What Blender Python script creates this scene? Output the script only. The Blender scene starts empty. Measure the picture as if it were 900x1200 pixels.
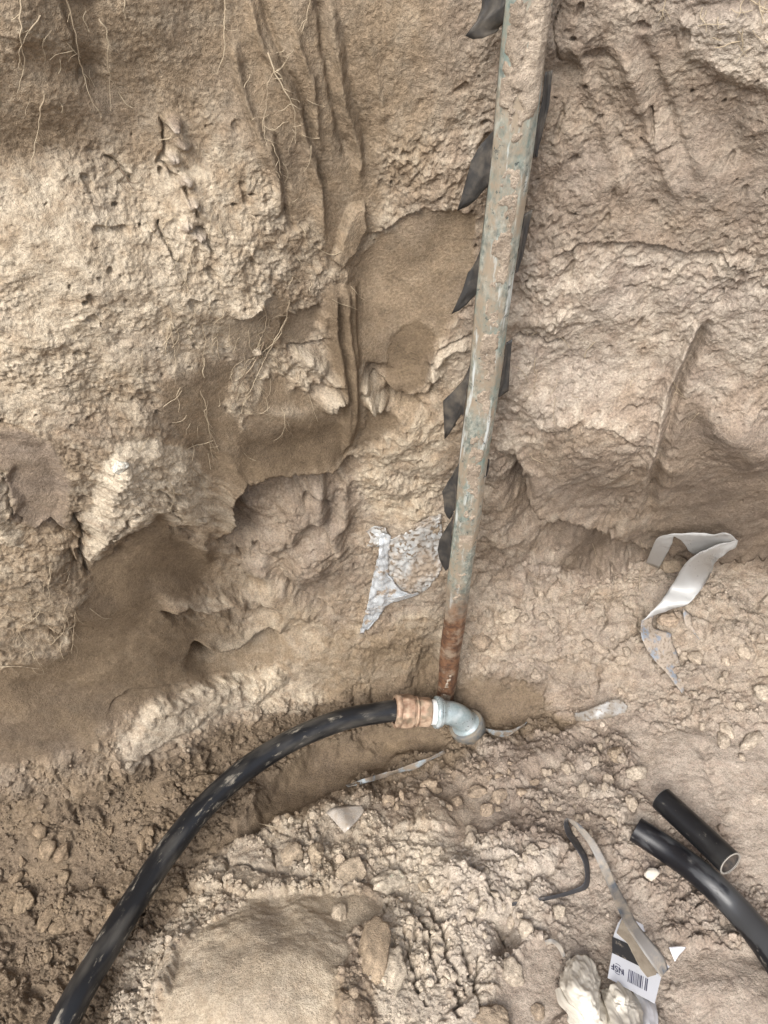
import bpy, bmesh, math, random
import numpy as np
from mathutils import Vector, Matrix, noise as mnoise

random.seed(7)
rng = np.random.default_rng(7)
SC = bpy.context.scene
COL = SC.collection

# ------------------------------------------------------------------ camera
F_PX = 906.0
PITCH = math.radians(50.8)
CAM_Z = 1.14
cam_data = bpy.data.cameras.new("camera")
cam = bpy.data.objects.new("camera", cam_data)
COL.objects.link(cam)
cam_data.sensor_fit = 'VERTICAL'
cam_data.sensor_height = 24.0
cam_data.lens = 24.0 * F_PX / 1200.0
cam_data.clip_start = 0.01
cam_data.clip_end = 500.0
cam.location = (0, 0, CAM_Z)
cam.rotation_euler = (math.pi / 2 - PITCH, 0, 0)
SC.camera = cam
SC.cycles.use_denoising = True
SC.cycles.denoising_prefilter = 'NONE'

# ------------------------------------------------------------------ light
SUN_EL, SUN_AZ = 52.0, 205.0       # azimuth clockwise from +Y
w = bpy.data.worlds.new("World")
SC.world = w
w.use_nodes = True
nt = w.node_tree
bg = nt.nodes['Background']
sky = nt.nodes.new('ShaderNodeTexSky')
sky.sky_type = 'NISHITA'
sky.sun_disc = False
sky.sun_elevation = math.radians(SUN_EL)
sky.sun_rotation = math.radians(SUN_AZ)
sky.air_density = 1.0
sky.dust_density = 4.0
hs = nt.nodes.new('ShaderNodeHueSaturation')
hs.inputs['Saturation'].default_value = 0.5
nt.links.new(sky.outputs[0], hs.inputs['Color'])
nt.links.new(hs.outputs[0], bg.inputs[0])
bg.inputs[1].default_value = 0.13
sd = bpy.data.lights.new("sun", 'SUN')
sd.energy = 1.5
sd.angle = math.radians(32)
sd.color = (1.0, 0.98, 0.94)
sun = bpy.data.objects.new("sun", sd)
COL.objects.link(sun)
az, el = math.radians(SUN_AZ), math.radians(SUN_EL)
sdir = Vector((math.sin(az) * math.cos(el), math.cos(az) * math.cos(el), math.sin(el)))
sun.rotation_euler = sdir.to_track_quat('Z', 'Y').to_euler()
SC.view_settings.view_transform = 'Standard'
SC.view_settings.look = 'None'
SC.view_settings.exposure = 1.24
SC.view_settings.gamma = 1.0
SC.view_settings.use_curve_mapping = False

# ------------------------------------------------------------------ maths
CP, SP = math.cos(PITCH), math.sin(PITCH)


def ray(px, py):
    a = (px - 450.0) / F_PX
    b = (600.0 - py) / F_PX
    return np.array([a, CP + b * SP, -SP + b * CP])


def at(px, py, Y=None, Z=None, t=None):
    """a point of the place seen at a pixel, from its distance Y, height Z or depth t"""
    d = ray(px, py)
    if Y is not None:
        t = Y / d[1]
    elif Z is not None:
        t = (Z - CAM_Z) / d[2]
    return np.array([d[0] * t, d[1] * t, CAM_Z + d[2] * t])


def to_px(P):
    x = P[..., 0]
    y = P[..., 1]
    z = P[..., 2] - CAM_Z
    t = y * CP - z * SP
    v = y * SP + z * CP
    t = np.where(t < 0.02, 0.02, t)
    return 450 + F_PX * x / t, 600 - F_PX * v / t, t


def pchip(xk, yk, x):
    """monotone cubic interpolation, yk: (n, m) -> (len(x), m)"""
    xk = np.asarray(xk, float)
    yk = np.asarray(yk, float)
    h = np.diff(xk)[:, None]
    dl = np.diff(yk, axis=0) / h
    m = np.zeros_like(yk)
    w1 = 2 * h[1:] + h[:-1]
    w2 = h[1:] + 2 * h[:-1]
    a, b = dl[:-1], dl[1:]
    ok = (a * b) > 0
    with np.errstate(divide='ignore', invalid='ignore'):
        hm = (w1 + w2) / (w1 / a + w2 / b)
    m[1:-1] = np.where(ok, hm, 0)
    m[0], m[-1] = dl[0], dl[-1]
    i = np.clip(np.searchsorted(xk, x) - 1, 0, len(xk) - 2)
    hh = h[i]
    t = ((x - xk[i])[:, None]) / hh
    t2, t3 = t * t, t * t * t
    return ((2 * t3 - 3 * t2 + 1) * yk[i] + (t3 - 2 * t2 + t) * hh * m[i]
            + (-2 * t3 + 3 * t2) * yk[i + 1] + (t3 - t2) * hh * m[i + 1])


_ang = rng.random(4096) * 2 * np.pi
GX = np.cos(_ang).astype(np.float32)
GY = np.sin(_ang).astype(np.float32)
RV = rng.random(4096).astype(np.float32)
RW = rng.random(4096).astype(np.float32)
RU = rng.random(4096).astype(np.float32)


def hsh(xi, yi, seed):
    n = (xi.astype(np.int64) * 374761393 + yi.astype(np.int64) * 668265263 + seed * 974634777)
    n = (n ^ (n >> 13)) * 1274126177
    return ((n ^ (n >> 16)) & 4095).astype(np.int32)


def perlin(x, y, f, seed=0):
    x = x * f + 13.7 * seed
    y = y * f - 7.3 * seed
    xf, yf = np.floor(x), np.floor(y)
    xi, yi = xf.astype(np.int32), yf.astype(np.int32)
    fx, fy = (x - xf).astype(np.float32), (y - yf).astype(np.float32)
    ux = fx * fx * fx * (fx * (fx * 6 - 15) + 10)
    uy = fy * fy * fy * (fy * (fy * 6 - 15) + 10)

    def g(dx, dy):
        h = hsh(xi + dx, yi + dy, seed)
        return GX[h] * (fx - dx) + GY[h] * (fy - dy)
    a = g(0, 0)
    a += ux * (g(1, 0) - a)
    b = g(0, 1)
    b += ux * (g(1, 1) - b)
    return (a + uy * (b - a)) * 1.5


def fbm(x, y, f, oct=4, seed=0, gain=0.5):
    s = 0
    a = 1.0
    for k in range(oct):
        s = s + a * perlin(x, y, f, seed + k * 3)
        f *= 2.03
        a *= gain
    return s


def worley(x, y, f, seed=0, jit=0.95):
    x = x * f
    y = y * f
    xf, yf = np.floor(x), np.floor(y)
    xi, yi = xf.astype(np.int32), yf.astype(np.int32)
    fx, fy = (x - xf).astype(np.float32), (y - yf).astype(np.float32)
    F1 = np.full(x.shape, 9, np.float32)
    F2 = np.full(x.shape, 9, np.float32)
    ID = np.zeros(x.shape, np.float32)
    for dx in (-1, 0, 1):
        for dy in (-1, 0, 1):
            h = hsh(xi + dx, yi + dy, seed)
            ex = dx + 0.5 + jit * (RV[h] - 0.5) - fx
            ey = dy + 0.5 + jit * (RW[h] - 0.5) - fy
            d = ex * ex + ey * ey
            new = d < F1
            F2 = np.where(new, F1, np.minimum(F2, d))
            ID = np.where(new, RU[h], ID)
            F1 = np.where(new, d, F1)
    return np.sqrt(F1), np.sqrt(F2), ID


def sstep(a, b, x):
    t = np.clip((x - a) / (b - a), 0, 1)
    return t * t * (3 - 2 * t)


# ------------------------------------------------------------------ soil sheet: control surface
CU = [-60, 0, 150, 300, 450, 600, 750, 900, 960]
# rows: v, then one control per column, ('Y', distance) on the wall and ('Z', height) on the floor
Yr = lambda *a: [('Y', x) for x in a]
Zr = lambda *a: [('Z', x) for x in a]
rows = [
    (-120, Yr(.50, .51, .54, .575, .585, .585, .555, .53, .52)),
    (0,    Yr(.49, .50, .535, .575, .59, .580, .555, .525, .515)),
    (150,  Yr(.49, .505, .54, .57, .60, .580, .560, .525, .515)),
    (300,  Yr(.475, .482, .515, .555, .61, .595, .560, .53, .52)),
    (450,  Yr(.445, .455, .490, .555, .615, .605, .565, .535, .53)),
    (540,  Yr(.425, .435, .48, .575, .62, .61, .555, .54, .535)),
    (620,  Yr(.425, .43, .475, .60, .615, .63, .64, .60, .59)),
    (670,  Yr(.42, .425, .475, .60, .605, .65) + Zr(.15, .16, .165)),
    (750,  Yr(.405, .41, .47, .575, .585, .60) + Zr(.12, .14, .145)),
    (850,  Yr(.37, .38, .425, .485) + Zr(-.022, -.005, .085, .125, .13)),
    (910,  Zr(.17, .165, .09, .02, -.005, .045, .10, .13, .135)),
    (960,  Zr(.09, .09, .05, .045, .065, .08, .11, .135, .14)),
    (1060, Zr(.06, .06, .06, .095, .115, .12, .13, .14, .145)),
    (1200, Zr(.09, .09, .12, .165, .17, .155, .155, .165, .17)),
    (1300, Zr(.12, .12, .14, .18, .17, .16, .165, .17, .17)),
]
cv, grid = [], []
LX = [(-700, -60.0), (-600, -3.2), (-450, -1.5), (-300, -.95)]
RX = [(1200, .95), (1350, 1.5), (1500, 3.2), (1600, 60.0)]


def flank(x, p):
    # beyond the sides of the frame the trench runs on and then closes
    k = 0.0 if abs(x) < 2 else 1.0
    return [x, p[1], p[2] * (1 - k) + 1.42 * k]


def full_row(v, pts):
    pl, pr = pts[0], pts[-1]
    a = [flank(x, pl) for _, x in LX]
    b = [flank(x, pr) for _, x in RX]
    a[3][0] = min(-0.62, pl[0] - .25)
    b[0][0] = max(0.62, pr[0] + .25)
    cv.append(v)
    grid.append(a + [list(p) for p in pts] + b)


def world_row(v, Y, Z):
    pts = []
    for px in CU:
        pts.append([(px - 450) / F_PX * .55, Y, Z])
    full_row(v, pts)


world_row(-700, 60, 1.44)
world_row(-600, 5, 1.43)
world_row(-480, 1.6, 1.42)
world_row(-360, .92, 1.40)
world_row(-280, .70, 1.36)
world_row(-210, .61, 1.25)
for v, cs in rows:
    full_row(v, [at(px, v, **{k: val}) for px, (k, val) in zip(CU, cs)])
for v, Y, Z in ((1420, -.22, .19), (1500, -.75, .3), (1560, -1.25, .8), (1620, -1.5, 1.3), (1680, -1.8, 1.42), (1760, -5, 1.43), (1850, -60, 1.44)):
    pts = [[(px - 450) / F_PX * 1.0, Y, Z] for px in CU]
    full_row(v, pts)
CUF = [u for u, _ in LX] + CU + [u for u, _ in RX]
G = np.array(grid, float)                      # rows x cols x 3

NU, NV = 800, 1010
Uv = np.concatenate([np.linspace(-700, -450, 8)[:-1], np.linspace(-450, -300, 12)[:-1], np.linspace(-300, -60, 110)[:-1], np.linspace(-60, 960, NU),
                     np.linspace(960, 1200, 110)[1:], np.linspace(1200, 1350, 12)[1:], np.linspace(1350, 1600, 8)[1:]])
Vv = np.concatenate([np.linspace(-700, -480, 6)[:-1], np.linspace(-480, -60, 60)[:-1], np.linspace(-60, 1260, NV),
                     np.linspace(1260, 1680, 50)[1:], np.linspace(1680, 1850, 6)[1:]])
nr, nc = len(Vv), len(Uv)
tmp = pchip(CUF, G.transpose(1, 0, 2).reshape(len(CUF), -1), Uv).reshape(nc, len(cv), 3)
# soften the control creases along u
P = pchip(cv, tmp.transpose(1, 0, 2).reshape(len(cv), -1), Vv).reshape(nr, nc, 3)


def normals(P):
    du = np.gradient(P, axis=1)
    dv = np.gradient(P, axis=0)
    n = np.cross(dv, du)
    n /= np.linalg.norm(n, axis=2, keepdims=True) + 1e-12
    return n


Nn = normals(P)
if Nn[nr // 2, nc // 2, 1] > 0:
    Nn = -Nn
# smooth normals a little by box filter
def box(a, k):
    for ax in (0, 1):
        c = np.cumsum(np.concatenate([np.repeat(np.take(a, [0], ax), k + 1, ax), a, np.repeat(np.take(a, [-1], ax), k, ax)], ax), axis=ax)
        n = a.shape[ax]
        a = (np.take(c, range(2 * k + 1, 2 * k + 1 + n), ax) - np.take(c, range(0, n), ax)) / (2 * k + 1)
    return a
Nn = box(Nn, 12)
Nn /= np.linalg.norm(Nn, axis=2, keepdims=True)

UU, VV = np.meshgrid(Uv, Vv)
UU = UU.astype(np.float32)
VV = VV.astype(np.float32)
X = P[..., 0].astype(np.float32)
# length along the slope, measured from the foot of the wall
_st = np.linalg.norm(np.diff(P, axis=0), axis=2)
_st = np.concatenate([np.zeros((1, nc)), np.cumsum(_st, 0)], 0)
_j0 = int(np.searchsorted(Vv, 700))
_c = slice(int(np.searchsorted(Uv, 0)), int(np.searchsorted(Uv, 900)))
_m = _st[:, _c].mean(1)
S = np.repeat((_m[_j0] - _m)[:, None], nc, 1).astype(np.float32)
S = np.where(S > 0, S * .8, S)
inner = (sstep(-330, -200, UU) * sstep(1230, 1100, UU) * sstep(-420, -200, VV) * sstep(1640, 1400, VV)).astype(np.float32)

# warped coordinates: outlines of every patch wander like broken soil
wa = fbm(X, S, 22, 4, 11)
wb = fbm(X, S, 22, 4, 31)
wc = perlin(X, S, 130, 41)
wd_ = perlin(X, S, 130, 43)
UW = UU + 7 * wa + 3.2 * wc
VW = VV + 7 * wb + 3.2 * wd_

UL = UU + 9 * fbm(X, S, 18, 3, 15, .4) + 1.2 * wc
VL = VV + 9 * fbm(X, S, 18, 3, 35, .4) + 1.2 * wd_

D = np.zeros_like(X)         # displacement along the normal, metres (towards the open pit)
SAG = np.zeros_like(X)       # displacement straight down, metres
ROUGH = np.ones_like(X)      # relief of the broken skin
CLOD = np.zeros_like(X)      # how far the soil is broken into crumbs
DAMP = np.zeros_like(X)      # how moist the soil is; also tones the post-foot hollow darker
PALE = np.zeros_like(X)      # dried crust
GREY = np.zeros_like(X)      # greyer, pinker layer


def win(pts, pad):
    a = np.array(pts, float)
    u0, v0 = a.min(0) - pad - 14
    u1, v1 = a.max(0) + pad + 14
    i0, i1 = np.searchsorted(Uv, [u0, u1])
    j0, j1 = np.searchsorted(Vv, [v0, v1])
    return (slice(j0, j1), slice(i0, i1))


def poly(pts, soft=4.0, warp=1.0, low=False):
    """(window, mask) of a closed outline on the sheet"""
    s = win(pts, soft)
    wu_, wv_ = (UL, VL) if low else (UW, VW)
    x = UU[s] + warp * (wu_[s] - UU[s])
    y = VV[s] + warp * (wv_[s] - VV[s])
    d2 = np.full(x.shape, 1e9, np.float32)
    ins = np.zeros(x.shape, bool)
    n = len(pts)
    for i in range(n):
        ax, ay = pts[i]
        bx, by = pts[(i + 1) % n]
        ex, ey = bx - ax, by - ay
        t = np.clip(((x - ax) * ex + (y - ay) * ey) / (ex * ex + ey * ey + 1e-9), 0, 1)
        d2 = np.minimum(d2, (x - ax - t * ex) ** 2 + (y - ay - t * ey) ** 2)
        if ay != by:
            c = ((ay > y) != (by > y)) & (x < (bx - ax) * (y - ay) / (by - ay) + ax)
            ins ^= c
    d = np.sqrt(d2)
    d = np.where(ins, d, -d)
    return s, sstep(-soft, soft, d), d


def along(pts, pad, warp=1.0):
    """(window, distance, side, t along 0..1) to an open line; side > 0 is below a left-to-right line"""
    s = win(pts, pad)
    x = UU[s] + warp * (UW[s] - UU[s])
    y = VV[s] + warp * (VW[s] - VV[s])
    best = np.full(x.shape, 1e9, np.float32)
    side = np.zeros(x.shape, np.float32)
    tt = np.zeros(x.shape, np.float32)
    seg = [math.dist(a, b) for a, b in zip(pts[:-1], pts[1:])]
    L = sum(seg)
    acc = 0
    for i in range(len(pts) - 1):
        ax, ay = pts[i]
        bx, by = pts[i + 1]
        ex, ey = bx - ax, by - ay
        t = np.clip(((x - ax) * ex + (y - ay) * ey) / (ex * ex + ey * ey + 1e-9), 0, 1)
        d = (x - ax - t * ex) ** 2 + (y - ay - t * ey) ** 2
        m = d < best
        best = np.where(m, d, best)
        side = np.where(m, ex * (y - ay) - ey * (x - ax), side)
        tt = np.where(m, (acc + t * seg[i]) / L, tt)
        acc += seg[i]
    return s, np.sqrt(best), np.sign(side), tt


def lip(pts, up, dn, wu, wd, sag=0.0, warp=.75, ends=.12):
    """a broken edge: proud above the line, undercut below it"""
    global UW, VW
    keep = UW, VW
    UW, VW = UL, VL
    s, d, sd_, t = along(pts, 3.2 * max(wu, wd), warp)
    UW, VW = keep
    e = sstep(0, ends, t) * sstep(1, 1 - ends, t)
    cut = sstep(3.0 * max(wu, wd), 1.5 * max(wu, wd), d)
    above = np.exp(-d / wu)
    below = np.exp(-(d / wd) ** 1.3)
    soft = sstep(-1.2, 1.2, d * sd_)
    k_ = 1.0 if dn > .03 else .6
    D[s] += cut * e * k_ * ((1 - soft) * up * above - soft * dn * below)
    SAG[s] += cut * e * (1 - soft) * .6 * sag * np.exp(-d / (wu * .35))


def ridge(pts, wdt, amp, warp=.6, ends=.15, damp=0, rough=None, grey=0, pale=0):
    s, d, sd_, t = along(pts, 3 * wdt, warp)
    e = sstep(0, ends, t) * sstep(1, 1 - ends, t)
    g = np.exp(-(d / wdt) ** 2) * e
    D[s] += amp * g
    DAMP[s] += damp * g
    PALE[s] += pale * g
    GREY[s] += grey * g
    if rough is not None:
        ROUGH[s] = ROUGH[s] * (1 - g) + rough * g


def crack(pts, wdt=1.6, dep=.006):
    s, d, sd_, t = along(pts, 4 * wdt + 4, 1.3)
    e = sstep(0, .1, t) * sstep(1, .9, t)
    D[s] -= dep * e * np.exp(-(d / wdt) ** 2)


def blob(u0, v0, ru, rv, amp, rot=0, damp=0, pale=0, rough=None, p=2.0, warp=1.0, grey=0, clod=0):
    r = max(ru, rv) * 2
    s = win([(u0, v0)], r)
    x = UU[s] + warp * (UL[s] - UU[s]) - u0
    y = VV[s] + warp * (VL[s] - VV[s]) - v0
    c, sn = math.cos(math.radians(rot)), math.sin(math.radians(rot))
    a = (x * c + y * sn) / ru
    b = (-x * sn + y * c) / rv
    g = np.exp(-(a * a + b * b) ** (p / 2))
    D[s] += amp * g
    DAMP[s] += damp * g
    PALE[s] += pale * g
    GREY[s] += grey * g
    CLOD[s] += clod * g
    if rough is not None:
        ROUGH[s] = ROUGH[s] * (1 - g) + rough * g


def patch(pts, soft=4, warp=1.0, rough=None, damp=None, off=0.0, clod=None, pale=None, grey=None, bevel=None):
    s, m, d = poly(pts, soft, warp, bool(bevel))
    if rough is not None:
        ROUGH[s] = ROUGH[s] * (1 - m) + rough * m
    if damp is not None:
        DAMP[s] = DAMP[s] * (1 - m) + damp * m
    if clod is not None:
        CLOD[s] = CLOD[s] * (1 - m) + clod * m
    if pale is not None:
        PALE[s] = PALE[s] * (1 - m) + pale * m
    if grey is not None:
        GREY[s] = GREY[s] * (1 - m) + grey * m
    if off:
        if bevel:
            D[s] += off * sstep(0, bevel, d)
        else:
            D[s] += off * m


# ---- broad tone of the ground
DAMP += np.clip(.22 + .22 * fbm(X, S, 6, 4, 51) + .10 * fbm(X, S, 40, 3, 57), 0, 1)
PALE += np.clip(.25 + .55 * fbm(X, S, 9, 5, 61, .6), 0, 1)
GREY += sstep(430, 640, UU) * .7 + sstep(760, 900, VV) * .35
floorm = sstep(-40, 40, (VV - np.interp(UU, [-60, 0, 150, 300, 420, 520, 590, 640, 960], [920, 905, 870, 815, 770, 745, 680, 645, 640])))
CLOD += .75 * floorm

# top-left: darker moist wall with a hollow
patch([(-60, -60), (560, -60), (560, 60), (500, 170), (380, 240), (240, 150), (130, 190), (-60, 190)], soft=50, damp=.38, rough=.42, pale=.18)
blob(30, 165, 60, 34, -.003, -15, damp=.15, pale=-.5)
blob(110, 90, 30, 20, -.005, 50, damp=.2)
blob(60, 110, 60, 24, .005, 20, damp=-.25)
blob(15, 40, 30, 40, .006, damp=-.2)
patch([(70, 0), (115, 0), (125, 90), (98, 100)], soft=4, rough=.2, damp=.5, off=-.004)
patch([(-60, 190), (240, 190), (330, 330), (300, 420), (130, 450), (60, 500), (-60, 500)], soft=30, damp=.05, pale=.62, rough=.66)
blob(100, 330, 150, 110, .012)
blob(150, 240, 40, 20, -.006, 20, damp=.15)
blob(230, 180, 26, 30, -.004, 30)
# gash of clods, purple grey
for (u, v, a) in ((208, 145, .012), (214, 170, .010), (200, 190, .008), (212, 215, .012), (222, 240, .012), (232, 275, .008), (215, 265, .010)):
    blob(u, v, 9, 7, a * .7, grey=.9, clod=.5, damp=-.1, rough=1.5, p=3)
crack([(195, 130), (192, 165), (190, 190), (215, 215), (225, 240), (235, 270)], 1.8, .006)
crack([(128, 190), (140, 205), (156, 222)], 1.5, .005)
crack([(180, 255), (192, 275), (205, 300), (215, 308)], 1.5, .006)
crack([(238, 275), (250, 300)], 1.5, .005)
# mud flow lines down the middle
for pts, a, ww in (
    ([(286, -20), (300, 40), (330, 90), (350, 150), (372, 230), (380, 300)], .007, 5),
    ([(300, -20), (318, 40), (345, 100), (362, 160), (385, 250)], -.005, 4),
    ([(270, 40), (285, 110), (300, 150), (315, 200)], .006, 6),
    ([(275, 90), (292, 140), (305, 175)], -.004, 3),
    ([(385, -20), (388, 40), (400, 110), (420, 180), (424, 230)], .006, 5),
    ([(372, -20), (377, 60), (390, 130), (408, 200)], -.005, 4),
    ([(340, 20), (360, 90), (366, 160), (372, 240)], .005, 5),
    ([(400, 20), (408, 90), (425, 150), (430, 200)], -.003, 4),
    ([(430, 30), (440, 90), (455, 150)], .003, 5),
    ([(320, 150), (332, 200), (336, 250)], -.004, 3),
    ([(335, 240), (345, 270)], -.006, 3),
    ([(312, 160), (320, 200), (328, 260)], .004, 4),
):
    ridge(pts, ww, a, rough=.35, damp=.1, warp=.5)
patch([(285, 0), (450, 0), (450, 230), (400, 300), (340, 240), (290, 150)], soft=16, rough=.35, damp=.5, pale=.15)
# the stone-like plate and the smooth shovelled panel
patch([(398, 270), (412, 240), (424, 238), (426, 262), (415, 290), (396, 310), (388, 305)], soft=2, warp=.4, off=.010, rough=.3, damp=.45, pale=.2)
patch([(428, 292), (470, 262), (500, 240), (560, 250), (560, 330), (520, 400), (485, 440), (430, 440), (412, 400), (410, 320)], soft=4, rough=.12, damp=.40, off=-.002, pale=0.1, grey=.0)
lip([(424, 278), (445, 268), (468, 250), (500, 238)], .005, .003, 9, 8)
patch([(455, 398), (490, 378), (512, 400), (500, 450), (470, 460), (452, 455)], soft=2, warp=.6, rough=.08, damp=.80, off=-.001, pale=0)
lip([(428, 448), (440, 444), (470, 466), (500, 458), (512, 446)], .006, .022, 9, 9)
blob(440, 440, 14, 9, -.02, 30)
blob(470, 473, 26, 7, -.022, 10)
lip([(508, 428), (520, 408), (545, 398), (556, 396)], .004, .012, 8, 8)
for (u, v) in ((520, 412), (530, 405), (515, 425), (545, 400)):
    blob(u, v + 8, 8, 6, .010, pale=.9, clod=.4)
# drip column
patch([(376, 330), (420, 330), (418, 400), (418, 520), (400, 530), (392, 470), (375, 400)], soft=6, warp=.5, rough=.22, damp=.60, off=.006, pale=0, bevel=12)
for pts, a, ww in (
    ([(384, 330), (385, 370), (392, 420), (400, 470), (404, 520)], .007, 5),
    ([(398, 320), (402, 370), (408, 420), (412, 480), (408, 525)], .007, 5),
    ([(391, 340), (395, 390), (400, 430), (404, 470)], -.004, 3),
    ([(410, 330), (414, 380), (418, 430)], .006, 4),
    ([(376, 360), (377, 385), (380, 395)], .006, 4),
    ([(406, 555), (403, 590), (408, 620)], .007, 6),
):
    ridge(pts, ww, a, rough=.25, damp=.2, warp=.35)
# little drop lips on the wall to the left of the column
lip([(268, 368), (290, 362), (326, 342)], .009, .010, 7, 10)
blob(300, 360, 26, 5, .004, -22, pale=.8)
patch([(262, 375), (330, 340), (345, 380), (330, 410), (275, 420)], soft=5, rough=.3, damp=.5)
patch([(330, 380), (372, 350), (375, 395), (345, 410), (330, 405)], soft=4, rough=.2, damp=.6, off=-.004)
lip([(332, 408), (352, 408), (374, 396)], .003, .014, 8, 9)
# brow of the central overhang
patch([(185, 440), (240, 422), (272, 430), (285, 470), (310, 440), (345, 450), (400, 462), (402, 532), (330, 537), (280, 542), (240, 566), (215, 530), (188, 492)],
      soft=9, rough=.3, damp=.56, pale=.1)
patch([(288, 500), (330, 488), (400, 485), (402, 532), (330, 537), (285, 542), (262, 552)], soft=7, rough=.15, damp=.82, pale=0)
blob(340, 480, 70, 20, .010, -5)
lip([(252, 640), (256, 600), (262, 568), (278, 548), (310, 539), (350, 540), (402, 533), (418, 530)], .020, .060, 22, 24, sag=.016)
blob(265, 535, 14, 30, .006)
patch([(275, 430), (262, 470), (280, 490), (330, 420), (310, 415)], soft=5, clod=.3, rough=1.1, pale=.5, damp=.2)
lip([(250, 540), (238, 520), (216, 530)], .0, .004, 6, 8)
blob(330, 470, 22, 5, .003, 0, pale=.7)
lip([(340, 452), (375, 440), (400, 452)], .004, .004, 9, 8)
# crusty clods beside the column
for (u, v) in ((350, 420), (365, 430), (356, 445), (382, 440), (388, 458), (432, 470), (425, 455), (445, 478), (372, 462)):
    blob(u, v, 11, 8, .009, pale=.6, clod=.5, rough=1.2)
patch([(428, 480), (455, 470), (465, 500), (430, 525), (412, 528)], soft=4, rough=.15, damp=.75, off=-.004)
# big clod mass inside the cavity
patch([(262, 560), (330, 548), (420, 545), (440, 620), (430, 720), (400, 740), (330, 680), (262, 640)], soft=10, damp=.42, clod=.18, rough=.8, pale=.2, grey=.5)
for (u, v, ru, rv, a, r) in ((350, 590, 22, 14, .018, 20), (375, 580, 12, 26, .020, -10), (330, 620, 40, 14, .012, -30), (370, 650, 26, 34, .022, 20),
                          (300, 660, 30, 16, .012, 10), (400, 620, 12, 30, .016, 0), (340, 700, 40, 16, .018, 30), (290, 590, 14, 10, .008, 0), (285, 700, 40, 12, .012, -10)):
    blob(u, v, ru * .9, rv * .9, a * 1.25, r, grey=.15, clod=.12, p=3)
lip([(345, 672), (362, 692), (380, 706), (398, 712)], .008, .024, 10, 10)
lip([(336, 565), (352, 580), (378, 575), (400, 590)], .008, .014, 9, 9)
lip([(268, 640), (300, 632), (330, 650)], .008, .014, 10, 10)
lip([(186, 714), (205, 704), (232, 712), (262, 700), (285, 706)], .016, .031, 14, 14, sag=.006)
blob(230, 704, 40, 6, 0, 0, pale=.7, damp=-.3)
lip([(222, 752), (246, 764), (280, 745), (318, 734), (345, 745)], .016, .034, 14, 16, sag=.006)
blob(275, 745, 50, 7, 0, -12, pale=.7, damp=-.3)
lip([(120, 842), (150, 812), (200, 798), (300, 792), (350, 800)], .0, .006, 10, 12)
patch([(225, 735), (330, 730), (350, 760), (300, 800), (190, 800), (150, 830)], soft=8, rough=.4, damp=.55)
patch([(260, 720), (275, 640), (340, 600), (330, 660), (385, 720), (380, 780), (300, 730)], soft=9, rough=.55, pale=.35, damp=.25)
# left: pale lump, cracked
patch([(95, 600), (110, 560), (130, 520), (180, 508), (222, 530), (235, 570), (236, 600), (200, 622), (190, 605), (150, 630), (125, 660), (96, 665), (102, 630)],
      soft=4, off=.012, bevel=26, rough=1.0, pale=.85, damp=.02, clod=.12)
crack([(158, 592), (150, 606), (136, 622), (128, 640)], 2.2, .012)
crack([(182, 560), (200, 598), (204, 615)], 1.5, .006)
blob(140, 545, 16, 14, .012, pale=1, damp=-.2)
lip([(84, 640), (96, 665), (128, 660), (150, 632), (188, 604)], .006, .020, 10, 12)
crack([(92, 600), (98, 640), (96, 668), (106, 680)], 3, .02)
lip([(196, 622), (216, 612), (236, 600)], .010, .012, 8, 9)
blob(236, 640, 8, 18, .010, damp=.2)
patch([(-60, 780), (60, 770), (120, 750), (180, 700), (240, 740), (230, 800), (150, 835), (110, 870), (0, 905), (-60, 910)], soft=12, rough=.30, damp=.68, pale=.06)
# smooth dark shovel cut under it
patch([(188, 604), (200, 625), (224, 642), (250, 655), (246, 676), (215, 690), (192, 700), (176, 728), (135, 775), (70, 806), (0, 850), (-60, 870), (-60, 800), (40, 795), (80, 765), (90, 715), (108, 670), (130, 640), (160, 622)],
      soft=7, warp=.8, rough=.16, damp=.72, off=-.002, pale=0)
# far-left smooth gouge
patch([(-60, 500), (0, 500), (55, 512), (80, 560), (75, 620), (45, 625), (20, 610), (8, 560), (-60, 540)], soft=4, rough=.13, damp=.48, off=-.006, bevel=14, grey=.6, pale=.1)
lip([(-20, 490), (20, 500), (60, 512)], .004, .006, 9, 10)
patch([(-60, 560), (0, 560), (10, 600), (30, 625), (25, 642), (0, 640), (-60, 640)], soft=3, off=.008, bevel=14, pale=.9, rough=1)
crack([(0, 560), (14, 590), (28, 618)], 2, .006)
lip([(40, 625), (62, 610), (80, 622), (96, 640)], .008, .012, 9, 10)
patch([(0, 650), (90, 660), (110, 690), (80, 740), (0, 780), (-60, 780), (-60, 650)], soft=8, rough=1.0, damp=.45, pale=.35, clod=.2)
lip([(0, 690), (40, 672), (84, 690)], .006, .006, 9, 10)
lip([(20, 745), (55, 735), (80, 750)], .006, .006, 9, 10)
# pale crumbly foot
patch([(150, 850), (175, 820), (240, 800), (330, 780), (345, 806), (300, 830), (240, 845), (200, 870), (160, 892), (130, 880)], soft=5, off=.010, bevel=12, pale=.7, damp=.08, clod=.30, rough=.9)
patch([(0, 905), (60, 890), (120, 870), (160, 890), (120, 940), (40, 960), (0, 955)], soft=8, pale=.25, damp=.55, clod=.7)
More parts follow.
